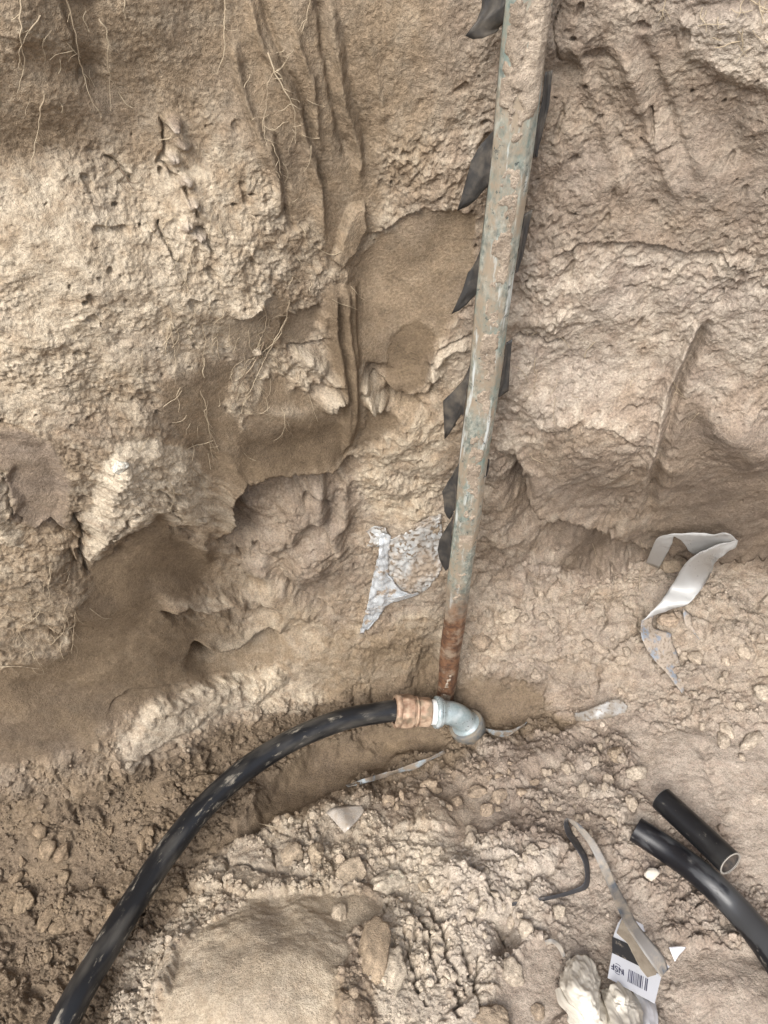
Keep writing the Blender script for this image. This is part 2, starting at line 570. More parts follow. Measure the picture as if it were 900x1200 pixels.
# right wall
patch([(560, 90), (980, -60), (980, 300), (760, 300), (620, 330), (600, 200)], soft=30, damp=.36, pale=.30, rough=.62, grey=.75)
patch([(800, 20), (980, 10), (980, 120), (870, 100), (800, 60)], soft=12, pale=.75, damp=.1, off=.006)
blob(700, 130, 40, 60, -.008, -20, damp=.12)
blob(660, 90, 30, 20, -.008, damp=.15)
blob(800, 200, 60, 40, .006, 20)
blob(860, 180, 30, 60, -.008, -20, damp=.15)
for pts, a, ww in (([(720, 40), (760, 150), (800, 240)], .004, 9), ([(745, 30), (785, 140), (820, 220)], -.004, 8), ([(670, 40), (700, 140), (740, 240)], .004, 8)):
    ridge(pts, ww, a)
crack([(656, 10), (653, 50), (660, 80)], 1.5, .003)
crack([(762, 125), (768, 150), (764, 170)], 2, .006)
lip([(640, 300), (680, 282), (730, 285), (780, 290), (840, 295), (890, 320)], .005, .005, 14, 14)
patch([(600, 300), (760, 290), (880, 300), (980, 300), (980, 400), (850, 380), (760, 440), (620, 520), (575, 500), (590, 380)], soft=16, pale=.62, damp=.12, rough=.9, grey=.8, clod=.15)
crack([(600, 388), (625, 392), (655, 396)], 2.4, .012)
blob(640, 370, 26, 10, .008)
blob(610, 450, 26, 26, .010, clod=.35)
blob(640, 470, 20, 20, .006, clod=.3)
# groove of the fork tine and the hollow beside it
ridge([(836, 372), (815, 405), (795, 450), (780, 510), (768, 560), (760, 605)], 7, -.012, rough=.4, damp=.15, warp=.4)
ridge([(824, 372), (804, 405), (784, 450), (768, 510), (756, 560)], 4, .008, warp=.4, pale=.2)
patch([(792, 465), (820, 470), (850, 500), (880, 510), (960, 520), (960, 600), (900, 600), (840, 570), (780, 570)], soft=12, rough=.55, damp=.58, pale=.1)
blob(815, 500, 22, 34, -.012, -20, damp=.1)
blob(872, 505, 45, 34, .022, 20, rough=.4)
# hanging shelf on the right, smooth below
blob(700, 500, 90, 44, .018, 8)
patch([(622, 520), (660, 490), (720, 500), (760, 540), (790, 600), (740, 622), (690, 605), (640, 590), (618, 560)], soft=14, rough=.85, damp=.48, pale=.2)
lip([(618, 488), (640, 500), (690, 482), (730, 492), (750, 520)], .005, .005, 12, 12)
lip([(604, 520), (612, 556), (634, 590), (668, 600), (710, 610), (750, 624), (800, 628), (860, 632), (980, 640)], .022, .055, 26, 24, sag=.014)
blob(618, 562, 9, 16, -.03, -30)
patch([(640, 618), (760, 622), (900, 620), (980, 640), (980, 690), (860, 660), (760, 650), (690, 660), (650, 650)], soft=12, rough=.8, damp=.6, pale=.05, clod=.3)
patch([(765, 590), (840, 560), (980, 590), (980, 660), (880, 650), (790, 636)], soft=16, rough=.5, damp=.66, pale=0.05)
patch([(650, 655), (700, 630), (718, 640), (700, 665), (665, 672)], soft=5, rough=.3, damp=.7)
# wall beside the post, lower
patch([(560, 540), (600, 560), (640, 620), (600, 680), (560, 690)], soft=8, rough=1, damp=.35, clod=.3)
patch([(430, 520), (520, 470), (525, 600), (480, 640), (420, 600)], soft=10, rough=1.0, damp=.18, pale=.6, clod=.18)
for (u, v, a) in ((455, 520, .010), (480, 500, .010), (440, 560, .008), (500, 540, .008), (470, 575, .008), (590, 560, .012), (598, 590, .008), (590, 625, .010)):
    blob(u, v, 20, 15, a)
lip([(545, 690), (562, 670), (585, 664), (610, 640)], .006, .010, 9, 10)
patch([(420, 620), (520, 600), (525, 690), (480, 720), (425, 745)], soft=6, rough=.8, damp=.3, grey=.4)
patch([(390, 740), (430, 750), (520, 720), (520, 800), (400, 810), (320, 800), (370, 770)], soft=10, rough=.8, damp=.6, clod=.35)
# mound on the right under the shelf
patch([(545, 760), (560, 700), (640, 690), (700, 700), (760, 650), (800, 650), (980, 700), (980, 900), (800, 860), (640, 800)], soft=12, damp=.25, pale=.45, clod=.6, rough=1.1)
lip([(540, 735), (556, 762), (590, 770), (620, 790)], .014, .016, 16, 16)
blob(620, 740, 50, 28, .014)
blob(700, 740, 50, 36, .010)
blob(690, 810, 40, 20, -.008, -30)
blob(820, 720, 60, 60, .014)
blob(745, 770, 20, 20, .0, damp=.1)
blob(660, 790, 40, 26, -.004, 0, damp=.3)
# trench bottom
patch([(-60, 930), (60, 930), (130, 900), (240, 862), (330, 830), (420, 808), (500, 790), (560, 800), (620, 800), (680, 850), (640, 870), (560, 880), (540, 900),
       (440, 925), (330, 985), (230, 1060), (150, 1150), (110, 1260), (-60, 1260)], soft=10, damp=.86, pale=.03, grey=.3)
patch([(330, 900), (400, 872), (480, 850), (530, 868), (500, 885), (430, 908), (350, 950), (300, 985), (260, 1000)], soft=5, rough=.3, clod=.05, damp=.97, off=-.014, bevel=14)
blob(420, 885, 80, 16, -.010, -18)
lip([(260, 1000), (330, 945), (410, 916), (480, 896), (525, 878)][::-1], .006, .010, 9, 9)
patch([(540, 790), (640, 800), (620, 850), (560, 850)], soft=14, rough=.5, clod=.3, damp=.9, off=-.004)
blob(530, 815, 16, 12, -.02)
blob(504, 792, 18, 26, -.024, damp=.35, pale=-.3)  # hollow round the post foot, dug in and coloured darker
blob(470, 770, 40, 24, -.004, damp=.2, pale=-.3)
# ridge between trench and near mound
blob(600, 900, 70, 20, .012, -15, clod=.3)
blob(640, 880, 30, 14, .008, -30)
patch([(500, 925), (560, 910), (610, 950), (590, 980), (530, 975)], soft=24, rough=.5, clod=.25, damp=.35)
ridge([(590, 935), (650, 890), (690, 850), (720, 815)], 7, .006, rough=.5)
ridge([(600, 942), (660, 898), (705, 860)], 5, -.005, rough=.5)
patch([(740, 860), (830, 850), (880, 930), (890, 990), (800, 960), (750, 930)], soft=12, rough=.5, clod=.15, pale=.5, damp=.15)
blob(800, 880, 60, 34, .012)
ridge([(700, 870), (720, 910), (735, 950)], 9, -.010)
ridge([(820, 870), (835, 920), (850, 960)], 7, -.008)
# near mound, centre
patch([(440, 960), (560, 990), (660, 1000), (640, 1090), (600, 1130), (560, 1240), (440, 1240), (440, 1100)], soft=10, pale=.9, damp=.0, clod=.60, rough=1.3)
blob(560, 1040, 60, 24, .012, 20, rough=.6)
ridge([(545, 1018), (570, 1045), (592, 1062)], 2.5, -.016, warp=.8)
blob(592, 1100, 14, 22, -.030, 20, damp=.3, rough=.4)
blob(585, 1085, 20, 5, -.02, 20)
for pts in ([(470, 1100), (480, 1140), (500, 1180)], [(510, 1090), (520, 1120), (540, 1170)], [(500, 1060), (520, 1095)], [(545, 1110), (552, 1150)],
            [(480, 1060), (500, 1100), (512, 1150)], [(560, 1120), (556, 1170)], [(525, 1160), (540, 1195)]):
    crack(pts, 2.4, .016)
ridge([(575, 1000), (610, 1015), (640, 1030)], 5, .006)
ridge([(600, 1030), (640, 1010), (660, 990)], 5, .006, rough=.4)
ridge([(610, 1040), (650, 1020)], 3, -.006, rough=.4)
patch([(590, 1140), (650, 1090), (660, 1180), (620, 1240), (560, 1240)], soft=10, rough=.45, clod=.12, pale=.45, damp=.2)
patch([(690, 950), (720, 960), (720, 1010), (690, 1000)], soft=8, damp=.55, clod=.6)
patch([(780, 1100), (960, 1130), (960, 1240), (780, 1240)], soft=12, rough=.5, clod=.15, pale=.4, damp=.2)
patch([(650, 1010), (720, 1000), (770, 1060), (800, 1180), (700, 1200), (640, 1100)], soft=14, rough=.6, clod=.35, pale=.5, damp=.15)
patch([(830, 860), (960, 860), (960, 1100), (880, 1040), (850, 960)], soft=14, rough=.5, clod=.22, pale=.5, damp=.15)
blob(850, 1160, 40, 30, .010)
# big smooth buried lump at the bottom
patch([(205, 1200), (225, 1130), (262, 1085), (330, 1050), (400, 1046), (442, 1062), (440, 1090), (415, 1110), (398, 1180), (400, 1260), (190, 1260)],
      soft=6, warp=1, rough=.4, clod=.03, damp=.06, pale=.62, grey=.1)
blob(315, 1165, 115, 100, .044, -20, p=3, warp=1.2)
blob(290, 1180, 60, 50, .0, damp=.12)
blob(300, 1095, 50, 20, .0, damp=.15)
blob(420, 1066, 26, 16, .006, 0, damp=.45, rough=.2)
blob(300, 1150, 34, 40, .0, 0, damp=.2, rough=.25)
lip([(212, 1190), (232, 1130), (270, 1086), (330, 1056)], .0, .0, 5, 5)
patch([(150, 1120), (230, 1080), (260, 1080), (215, 1140), (190, 1260), (120, 1260)], soft=8, pale=.7, clod=.8, damp=.1)
patch([(240, 1010), (330, 960), (440, 940), (470, 1000), (420, 1050), (330, 1050), (250, 1080), (190, 1110)], soft=10, pale=.6, clod=.85, damp=.2)
patch([(60, 960), (200, 930), (230, 1000), (140, 1090), (60, 1200), (0, 1200), (0, 1000)], soft=12, clod=.65, rough=.8, damp=.82)

ROUGH *= .25 + .75 * inner
ROUGH = ROUGH.astype(np.float32)
CLOD = np.clip(CLOD, 0, 1)

# ---- broken skin
n1 = fbm(X, S, 9, 3, 71)
n2 = fbm(X, S, 30, 3, 75, .55)
n3 = fbm(X, S, 110, 3, 81, .6)
n4 = perlin(X, S, 420, 85)
# wind-dried crust flakes: noise steps with sharp edges
fl = fbm(X + .004 * wa, S + .004 * wb, 55, 4, 91, .6)
flake = sstep(.08, .16, fl) + .8 * sstep(.42, .48, fl) + .7 * sstep(-.34, -.28, fl)
rd = 1 - np.abs(fbm(X, S, 45, 3, 95, .5))
wall = 1 - floorm
W1, W2, WI = worley(X + .003 * wc + .005 * wa, S + .003 * wd_ + .005 * wb, 95, 15)
flk = sstep(.02, .30, W2 - W1) * (WI > .45) * (.4 + WI)
V1, V2, VI = worley(X + .002 * wc, S + .002 * wd_, 230, 17)
grn = np.sqrt(np.clip(1 - (V1 / .8) ** 2, 0, 1)) * (VI > .35) * (.3 + VI)
area = np.clip(.55 + .8 * fbm(X, S, 13, 3, 171), .1, 1.3)      # some parts of the face broken more than others
D += inner * (.008 * n1
              + ROUGH * (.0019 * n2 * (wall + .6) + (.0010 + .0007 * area) * n3 + (.0006 + .0006 * area) * n4)
              + wall * sstep(.25, .8, ROUGH) * area * (.0009 * (flake - 1.0) + .0009 * (flk - .35) + .0015 * (grn - .3)))
D += inner * .00012 * n4 * (ROUGH < .3)
pits = np.maximum(perlin(X, S, 60, 97), perlin(X, S, 150, 98) - .08)
D -= inner * wall * sstep(.35, .7, ROUGH) * .005 * sstep(.60, .74, pits)
# clods
cp = np.clip(.62 + 1.1 * fbm(X, S, 11, 3, 181), .12, 1.15)
for f_, amp, sd_, thr in ((19, .012, 3, .66), (48, .0068, 5, .62), (110, .0040, 7, .5), (240, .0022, 9, .4)):
    F1, F2, ID = worley(X + .003 * wc + .006 * wa, S + .003 * wd_ + .006 * wb, f_, sd_)
    dome = np.clip(1 - (F1 / .8) ** 2, 0, 1) ** .33 * sstep(0, .17, F2 - F1)
    on = sstep(thr - .12, thr + .12, ID * .5 + .5 * CLOD + .12)
    D += inner * amp * sstep(.05, .6, CLOD) * dome * (.25 + .75 * ID) * on * (cp if f_ > 20 else 1) * np.minimum(1, .4 + ROUGH)
    if f_ == 58:
        PALE += CLOD * (ID - .5) * .30
D += .05 * fbm(X * .2, S * .2, 1.5, 3, 99) * (1 - inner)

P = P + D[..., None] * Nn
P[..., 2] -= SAG
P = P.astype(np.float32)

# ---- colour of the dry, moist and crusted soil
def lerp(a, b, t):
    return a + (b - a) * t[..., None]


C_MID = np.array([.298, .229, .157], np.float32)
C_PALE = np.array([.52, .445, .340], np.float32)
C_DAMP = np.array([.130, .093, .057], np.float32)
C_GREY = np.array([.290, .233, .188], np.float32)
C_PGREY = np.array([.45, .390, .325], np.float32)
vr = fbm(X, S, 70, 4, 121, .65)
vr2 = fbm(X, S, 16, 4, 131, .6)
g_ = np.clip(GREY + .25 * vr2, 0, 1)
pl = np.clip(PALE * 1.0 - .04 + .50 * vr * np.minimum(1, ROUGH + .2) + .15 * (flake - 1) * wall * ROUGH + .12 * vr2, 0, 1)
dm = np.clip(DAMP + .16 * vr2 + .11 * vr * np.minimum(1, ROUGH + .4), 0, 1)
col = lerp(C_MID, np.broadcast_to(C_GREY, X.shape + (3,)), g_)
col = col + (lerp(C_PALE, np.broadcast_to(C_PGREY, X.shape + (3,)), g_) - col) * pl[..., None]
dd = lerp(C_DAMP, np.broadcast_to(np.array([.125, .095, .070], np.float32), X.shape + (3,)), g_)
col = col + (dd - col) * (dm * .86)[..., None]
COLR = np.concatenate([col, dm[..., None]], 2).astype(np.float32)


# ------------------------------------------------------------------ materials
def new_mat(name):
    m = bpy.data.materials.new(name)
    m.use_nodes = True
    n = m.node_tree.nodes
    return m, n, m.node_tree.links, n['Principled BSDF']


def soil_material():
    m, n, l, b = new_mat("soil")
    at_ = n.new('ShaderNodeAttribute')
    at_.attribute_name = 'tone'
    geo = n.new('ShaderNodeNewGeometry')
    n1 = n.new('ShaderNodeTexNoise')
    n1.inputs['Scale'].default_value = 420
    n1.inputs['Detail'].default_value = 5
    n1.inputs['Roughness'].default_value = .7
    l.new(geo.outputs['Position'], n1.inputs['Vector'])
    n2 = n.new('ShaderNodeTexNoise')
    n2.inputs['Scale'].default_value = 90
    n2.inputs['Detail'].default_value = 6
    n2.inputs['Roughness'].default_value = .65
    l.new(geo.outputs['Position'], n2.inputs['Vector'])
    mr = n.new('ShaderNodeMapRange')
    mr.inputs['From Min'].default_value = .3
    mr.inputs['From Max'].default_value = .7
    mr.inputs['To Min'].default_value = .62
    mr.inputs['To Max'].default_value = 1.38
    l.new(n1.outputs[0], mr.inputs['Value'])
    mr2 = n.new('ShaderNodeMapRange')
    mr2.inputs['From Min'].default_value = .3
    mr2.inputs['From Max'].default_value = .7
    mr2.inputs['To Min'].default_value = .84
    mr2.inputs['To Max'].default_value = 1.16
    l.new(n2.outputs[0], mr2.inputs['Value'])
    mu = n.new('ShaderNodeMath')
    mu.operation = 'MULTIPLY'
    l.new(mr.outputs[0], mu.inputs[0])
    l.new(mr2.outputs[0], mu.inputs[1])
    vm = n.new('ShaderNodeVectorMath')
    vm.operation = 'SCALE'
    l.new(at_.outputs['Color'], vm.inputs[0])
    l.new(mu.outputs[0], vm.inputs['Scale'])
    l.new(vm.outputs[0], b.inputs['Base Color'])
    # sparse pale and dark grains
    vo = n.new('ShaderNodeTexVoronoi')
    vo.inputs['Scale'].default_value = 330
    l.new(geo.outputs['Position'], vo.inputs['Vector'])
    b.inputs['Roughness'].default_value = .95
    b.inputs['Specular IOR Level'].default_value = .15
    bu = n.new('ShaderNodeBump')
    bu.inputs['Strength'].default_value = .85
    bu.inputs['Distance'].default_value = .0022
    ad = n.new('ShaderNodeMath')
    ad.operation = 'ADD'
    l.new(n1.outputs[0], ad.inputs[0])
    n3 = n.new('ShaderNodeTexNoise')
    n3.inputs['Scale'].default_value = 1100
    n3.inputs['Detail'].default_value = 2
    l.new(geo.outputs['Position'], n3.inputs['Vector'])
    m3 = n.new('ShaderNodeMath')
    m3.operation = 'MULTIPLY'
    m3.inputs[1].default_value = .5
    l.new(n3.outputs[0], m3.inputs[0])
    l.new(m3.outputs[0], ad.inputs[1])
    l.new(ad.outputs[0], bu.inputs['Height'])
    l.new(bu.outputs[0], b.inputs['Normal'])
    return m


SOIL = soil_material()


def mix_noise(name, base, dirt, scale=30, lo=.45, hi=.6, rough=.4, rough2=.95, metal=0.0, stretch=(1, 1, 1), detail=6, spec=.5,
              bump=.0004, third=None, alpha=None, coat=0, flow=False):
    """a base finish with soil or wear broken over it by object-space noise"""
    m, n, l, b = new_mat(name)
    tc = n.new('ShaderNodeTexCoord')
    mp = n.new('ShaderNodeMapping')
    mp.inputs['Scale'].default_value = stretch
    if flow:
        fa = n.new('ShaderNodeAttribute')
        fa.attribute_name = 'flow'
        osrc = fa.outputs['Vector']
    else:
        osrc = tc.outputs['Object']
    l.new(osrc, mp.inputs[0])
    no = n.new('ShaderNodeTexNoise')
    no.inputs['Scale'].default_value = scale
    no.inputs['Detail'].default_value = detail
    no.inputs['Roughness'].default_value = .68
    l.new(mp.outputs[0], no.inputs['Vector'])
    mr = n.new('ShaderNodeMapRange')
    mr.inputs['From Min'].default_value = lo
    mr.inputs['From Max'].default_value = hi
    l.new(no.outputs[0], mr.inputs['Value'])
    mx = n.new('ShaderNodeMix')
    mx.data_type = 'RGBA'
    l.new(mr.outputs[0], mx.inputs['Factor'])
    mx.inputs['A'].default_value = (*base, 1)
    mx.inputs['B'].default_value = (*dirt, 1)
    src = mx.outputs['Result']
    if third:
        c3, sc3, lo3, hi3 = third
        n3 = n.new('ShaderNodeTexNoise')
        n3.inputs['Scale'].default_value = sc3
        n3.inputs['Detail'].default_value = 5
        l.new(mp.outputs[0] if flow else tc.outputs['Object'], n3.inputs['Vector'])
        r3 = n.new('ShaderNodeMapRange')
        r3.inputs['From Min'].default_value = lo3
        r3.inputs['From Max'].default_value = hi3
        l.new(n3.outputs[0], r3.inputs['Value'])
        m3 = n.new('ShaderNodeMix')
        m3.data_type = 'RGBA'
        l.new(r3.outputs[0], m3.inputs['Factor'])
        l.new(src, m3.inputs['A'])
        m3.inputs['B'].default_value = (*c3, 1)
        src = m3.outputs['Result']
    l.new(src, b.inputs['Base Color'])
    rr = n.new('ShaderNodeMapRange')
    rr.inputs['To Min'].default_value = rough
    rr.inputs['To Max'].default_value = rough2
    l.new(mr.outputs[0], rr.inputs['Value'])
    l.new(rr.outputs[0], b.inputs['Roughness'])
    if metal:
        mm = n.new('ShaderNodeMapRange')
        mm.inputs['To Min'].default_value = metal
        mm.inputs['To Max'].default_value = 0
        l.new(mr.outputs[0], mm.inputs['Value'])
        l.new(mm.outputs[0], b.inputs['Metallic'])
    b.inputs['Specular IOR Level'].default_value = spec
    if alpha:
        b.inputs['Transmission Weight'].default_value = alpha
    bu = n.new('ShaderNodeBump')
    bu.inputs['Distance'].default_value = bump
    bu.inputs['Strength'].default_value = .7
    l.new(no.outputs[0], bu.inputs['Height'])
    l.new(bu.outputs[0], b.inputs['Normal'])
    return m


DUST = (.33, .275, .21)
M_HOSE = mix_noise("black_polyethylene", (.010, .0105, .012), (.28, .25, .20), 110, .575, .67, .34, .9, stretch=(.28, 1, 1), spec=.36, third=((.060, .056, .050), 60, .47, .72), detail=9, flow=True)
M_HOSE2 = mix_noise("dull_black_polyethylene", (.009, .009, .010), (.20, .18, .15), 130, .62, .72, .36, .9, spec=.35, third=((.020, .020, .020), 30, .5, .6), stretch=(.5, 1, 1), flow=True)
M_HOSE3 = mix_noise("smeared_black_polyethylene", (.009, .009, .011), (.26, .23, .19), 110, .62, .70, .36, .9, spec=.38, third=((.042, .043, .045), 28, .50, .54), stretch=(.4, 1, 1), flow=True)
M_CUT = mix_noise("cut_pipe_edge", (.24, .225, .20), (.3, .27, .23), 90, .4, .7, .7)
M_BORE = mix_noise("pipe_bore", (.03, .028, .027), (.16, .12, .09), 60, .4, .75, .7)
M_BRONZE = mix_noise("dusty_bronze", (.26, .155, .10), (.42, .31, .22), 90, .38, .62, .42, .85, metal=.3, third=((.20, .15, .10), 60, .55, .66), bump=.0010)
M_TAPE = mix_noise("white_thread_tape", (.66, .66, .64), (.45, .41, .35), 90, .62, .8, .6)
M_GALV = mix_noise("galvanised_iron", (.40, .46, .47), (.19, .24, .245), 70, .38, .66, .24, .5, metal=.6, third=((.60, .64, .65), 22, .54, .70))
M_DIRTYGALV = mix_noise("dirty_galvanised_iron", (.12, .128, .13), (.19, .16, .12), 50, .40, .60, .5, .9, metal=.3)
M_STRAP = mix_noise("taupe_strap", (.18, .168, .155), (.32, .275, .22), 35, .45, .6, .5, .9, third=((.10, .11, .125), 30, .57, .66))
M_STRAPD = mix_noise("dark_strap", (.035, .035, .038), (.20, .17, .14), 50, .5, .68, .5, .9)
M_FILM = mix_noise("grey_polythene", (.52, .52, .51), (.33, .29, .24), 28, .58, .75, .38, .8, alpha=.28, spec=.5)
M_FILMB = mix_noise("soiled_polythene", (.20, .22, .25), (.31, .26, .21), 38, .44, .50, .35, .95, spec=.4, bump=.002, third=((.20, .16, .12), 260, .50, .62))
M_FOIL = mix_noise("silver_plastic", (.58, .61, .63), (.27, .215, .16), 60, .50, .60, .20, .9, spec=.8, bump=.002, metal=.4)
M_FOILD = mix_noise("muddy_silver_plastic", (.40, .41, .405), (.27, .215, .16), 32, .40, .60, .22, .9, spec=.9, bump=.002, detail=9, third=((.15, .115, .08), 170, .52, .62), stretch=(1, 1, .55))
M_GLASSY = mix_noise("clear_plastic_scrap", (.55, .50, .44), (.40, .33, .25), 60, .5, .7, .25, .8, alpha=.3)
M_FLAP = mix_noise("dirty_polythene_flap", (.24, .235, .225), (.19, .16, .125), 40, .40, .56, .35, .9, third=((.12, .095, .07), 200, .54, .64), bump=.002)
M_EDGE = mix_noise("bluish_polythene_edge", (.24, .27, .285), (.20, .16, .12), 70, .42, .54, .35, .9)
M_LABEL = mix_noise("label_white", (.60, .61, .64), (.48, .45, .41), 40, .60, .8, .45)
M_INK = mix_noise("label_ink", (.03, .03, .032), (.30, .26, .21), 90, .56, .66, .6)
M_INKC = mix_noise("label_print", (.045, .045, .08), (.10, .10, .16), 60, .5, .6, .6)
M_CLOTH = mix_noise("off_white_cotton", (.58, .54, .465), (.38, .31, .22), 24, .56, .78, .85, .95, bump=.0006, spec=.2)
M_CLOTHW = mix_noise("white_film", (.54, .54, .56), (.42, .39, .35), 30, .6, .8, .4)
M_ROOT = mix_noise("pale_root", (.42, .345, .24), (.26, .20, .135), 60, .45, .7, .85)
M_ROOTD = mix_noise("dark_root", (.14, .10, .065), (.25, .19, .13), 60, .45, .7, .85)
M_BARB = mix_noise("dark_steel_barb", (.032, .031, .030), (.13, .11, .085), 45, .45, .75, .55, .85)
M_MUDFILM = mix_noise("dried_mud_film", (.25, .205, .155), (.34, .29, .225), 60, .4, .6, .95)
M_STONE = mix_noise("pale_stone", (.50, .46, .39), (.38, .31, .23), 70, .45, .7, .9)


def post_material():
    m, n, l, b = new_mat("weathered_galvanised_post")
    tc = n.new('ShaderNodeTexCoord')
    sp = n.new('ShaderNodeSeparateXYZ')
    l.new(tc.outputs['Object'], sp.inputs[0])

    def noise(scale, stretch=(1, 1, 1), det=6, ro=.65):
        mp = n.new('ShaderNodeMapping')
        mp.inputs['Scale'].default_value = stretch
        l.new(tc.outputs['Object'], mp.inputs[0])
        x = n.new('ShaderNodeTexNoise')
        x.inputs['Scale'].default_value = scale
        x.inputs['Detail'].default_value = det
        x.inputs['Roughness'].default_value = ro
        l.new(mp.outputs[0], x.inputs['Vector'])
        return x.outputs[0]

    def ramp(v, lo, hi):
        r = n.new('ShaderNodeMapRange')
        r.inputs['From Min'].default_value = lo
        r.inputs['From Max'].default_value = hi
        l.new(v, r.inputs['Value'])
        return r.outputs[0]

    def mix(f, a, c):
        x = n.new('ShaderNodeMix')
        x.data_type = 'RGBA'
        l.new(f, x.inputs['Factor'])
        if isinstance(a, tuple):
            x.inputs['A'].default_value = (*a, 1)
        else:
            l.new(a, x.inputs['A'])
        if isinstance(c, tuple):
            x.inputs['B'].default_value = (*c, 1)
        else:
            l.new(c, x.inputs['B'])
        return x.outputs['Result']
    big = noise(30, (1, 1, .5))
    fine = noise(220, (1, 1, .6))
    vert = noise(120, (1, 1, .12))
    c = mix(ramp(fine, .38, .62), (.12, .145, .13), (.37, .375, .32))
    c = mix(ramp(big, .50, .64), c, (.165, .225, .20))
    c = mix(ramp(noise(40, (1, 1, .5), 8, .75), .43, .57), c, (.30, .245, .18))
    c = mix(ramp(vert, .56, .66), c, (.55, .58, .56))
    c = mix(ramp(noise(150, (1, 1, 1), 4, .7), .60, .68), c, (.07, .085, .08))
    # rust climbs from the foot
    zz = n.new('ShaderNodeMath')
    zz.operation = 'MULTIPLY_ADD'
    l.new(big, zz.inputs[0])
    zz.inputs[1].default_value = -.22
    l.new(sp.outputs['Z'], zz.inputs[2])
    rust = mix(ramp(noise(80), .42, .60), (.085, .045, .028), (.21, .108, .058))
    rust = mix(ramp(noise(22), .50, .60), rust, (.30, .23, .165))
    f = n.new('ShaderNodeMapRange')
    f.inputs['From Min'].default_value = .23
    f.inputs['From Max'].default_value = .13
    l.new(zz.outputs[0], f.inputs['Value'])
    c = mix(f.outputs[0], c, rust)
    l.new(c, b.inputs['Base Color'])
    b.inputs['Roughness'].default_value = .6
    b.inputs['Metallic'].default_value = .15
    bu = n.new('ShaderNodeBump')
    bu.inputs['Distance'].default_value = .0008
    bu.inputs['Strength'].default_value = .8
    l.new(fine, bu.inputs['Height'])
    l.new(bu.outputs[0], b.inputs['Normal'])
    return m


M_POST = post_material()


# ------------------------------------------------------------------ mesh helpers
def link_mesh(name, verts, faces, mat, parent=None, smooth=True, cols=None):
    me = bpy.data.meshes.new(name)
    verts = np.asarray(verts, np.float32)
    if isinstance(faces, np.ndarray):
        k = faces.shape[1]
        me.vertices.add(len(verts))
        me.vertices.foreach_set('co', verts.ravel())
        me.loops.add(faces.size)
        me.loops.foreach_set('vertex_index', faces.ravel().astype(np.int32))
        me.polygons.add(len(faces))
        me.polygons.foreach_set('loop_start', np.arange(0, faces.size, k, dtype=np.int32))
        me.update(calc_edges=True)
    else:
        me.from_pydata([tuple(map(float, v)) for v in verts], [], faces)
        me.update()
    me.polygons.foreach_set('use_smooth', np.full(len(me.polygons), smooth))
    if cols is not None:
        a = me.color_attributes.new('tone', 'FLOAT_COLOR', 'POINT')
        a.data.foreach_set('color', np.ascontiguousarray(cols, np.float32).ravel())
    me.materials.append(mat)
    o = bpy.data.objects.new(name, me)
    COL.objects.link(o)
    if parent is not None:
        o.parent = parent
    return o


def tag(o, label=None, cat=None, group=None, kind=None):
    if label:
        o['label'] = label
    if cat:
        o['category'] = cat
    if group:
        o['group'] = group
    if kind:
        o['kind'] = kind
    return o


def empty(name, loc=(0, 0, 0)):
    o = bpy.data.objects.new(name, None)
    o.empty_display_size = .02
    COL.objects.link(o)
    o.location = tuple(map(float, loc))
    return o


def origin_to(o, loc):
    """put a mesh's origin where the thing stands"""
    loc = Vector(tuple(map(float, loc)))
    o.data.transform(Matrix.Translation(-loc))
    o.location = loc
    return o


def grid_faces(r, c, wrap=False):
    i = np.arange(r - 1)[:, None]
    cc = c if wrap else c - 1
    j = np.arange(cc)[None, :]
    j2 = (j + 1) % c
    a = i * c + j
    b = i * c + j2
    return np.stack([a, b, b + c, a + c], -1).reshape(-1, 4)


fc = grid_faces(nr, nc)[:, ::-1].copy()
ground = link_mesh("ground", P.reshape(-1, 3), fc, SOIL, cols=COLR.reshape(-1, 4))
tag(ground, kind='structure')
# face winding must look into the pit
nrm = ground.data.polygons[(nr // 2) * (nc - 1) + nc // 2].normal
if nrm.y > 0:
    ground.data.flip_normals()

# ---- where the finished soil lies, for setting things on it
PU, PV, PT = to_px(P.astype(np.float64))
W_, H_ = 1100, 1400
OU, OV = 100, 100
iu = np.round(PU + OU).astype(int).ravel()
iv = np.round(PV + OV).astype(int).ravel()
ok = (iu >= 0) & (iu < W_) & (iv >= 0) & (iv < H_) & (P[..., 1].ravel() > -.3)
idx = np.nonzero(ok)[0]
order = np.argsort(-PT.ravel()[idx])
idx = idx[order]
HIT = np.full((H_, W_), -1, np.int64)
HIT[iv[idx], iu[idx]] = idx
Pf = P.reshape(-1, 3).astype(np.float64)
Nf = None
PTf = PT.ravel()


def hit(px, py, r=1):
    x, y = int(round(px + OU)), int(round(py + OV))
    x = min(max(x, 4), W_ - 5)
    y = min(max(y, 4), H_ - 5)
    for rr in (r, 3):
        wnd = HIT[y - rr:y + rr + 1, x - rr:x + rr + 1].ravel()
        wnd = wnd[wnd >= 0]
        if len(wnd):
            return wnd[np.argmin(PTf[wnd])]
    return 0


def on(px, py, lift=0.0, r=1):
    """the soil surface seen at a pixel, raised towards the eye by lift metres"""
    i = hit(px, py, r)
    return at(px, py, t=PTf[i] - lift)


def crom(pts, n):
    """Catmull-Rom through pts (k, d) -> (n, d)"""
    pts = np.asarray(pts, float)
    k = len(pts)
    e = np.vstack([2 * pts[0] - pts[1], pts, 2 * pts[-1] - pts[-2]])
    t = np.linspace(0, k - 1 - 1e-9, n)
    i = t.astype(int)
    f = (t - i)[:, None]
    a, b, c, d = e[i], e[i + 1], e[i + 2], e[i + 3]
    return .5 * (2 * b + (c - a) * f + (2 * a - 5 * b + 4 * c - d) * f ** 2 + (3 * b - a - 3 * c + d) * f ** 3)


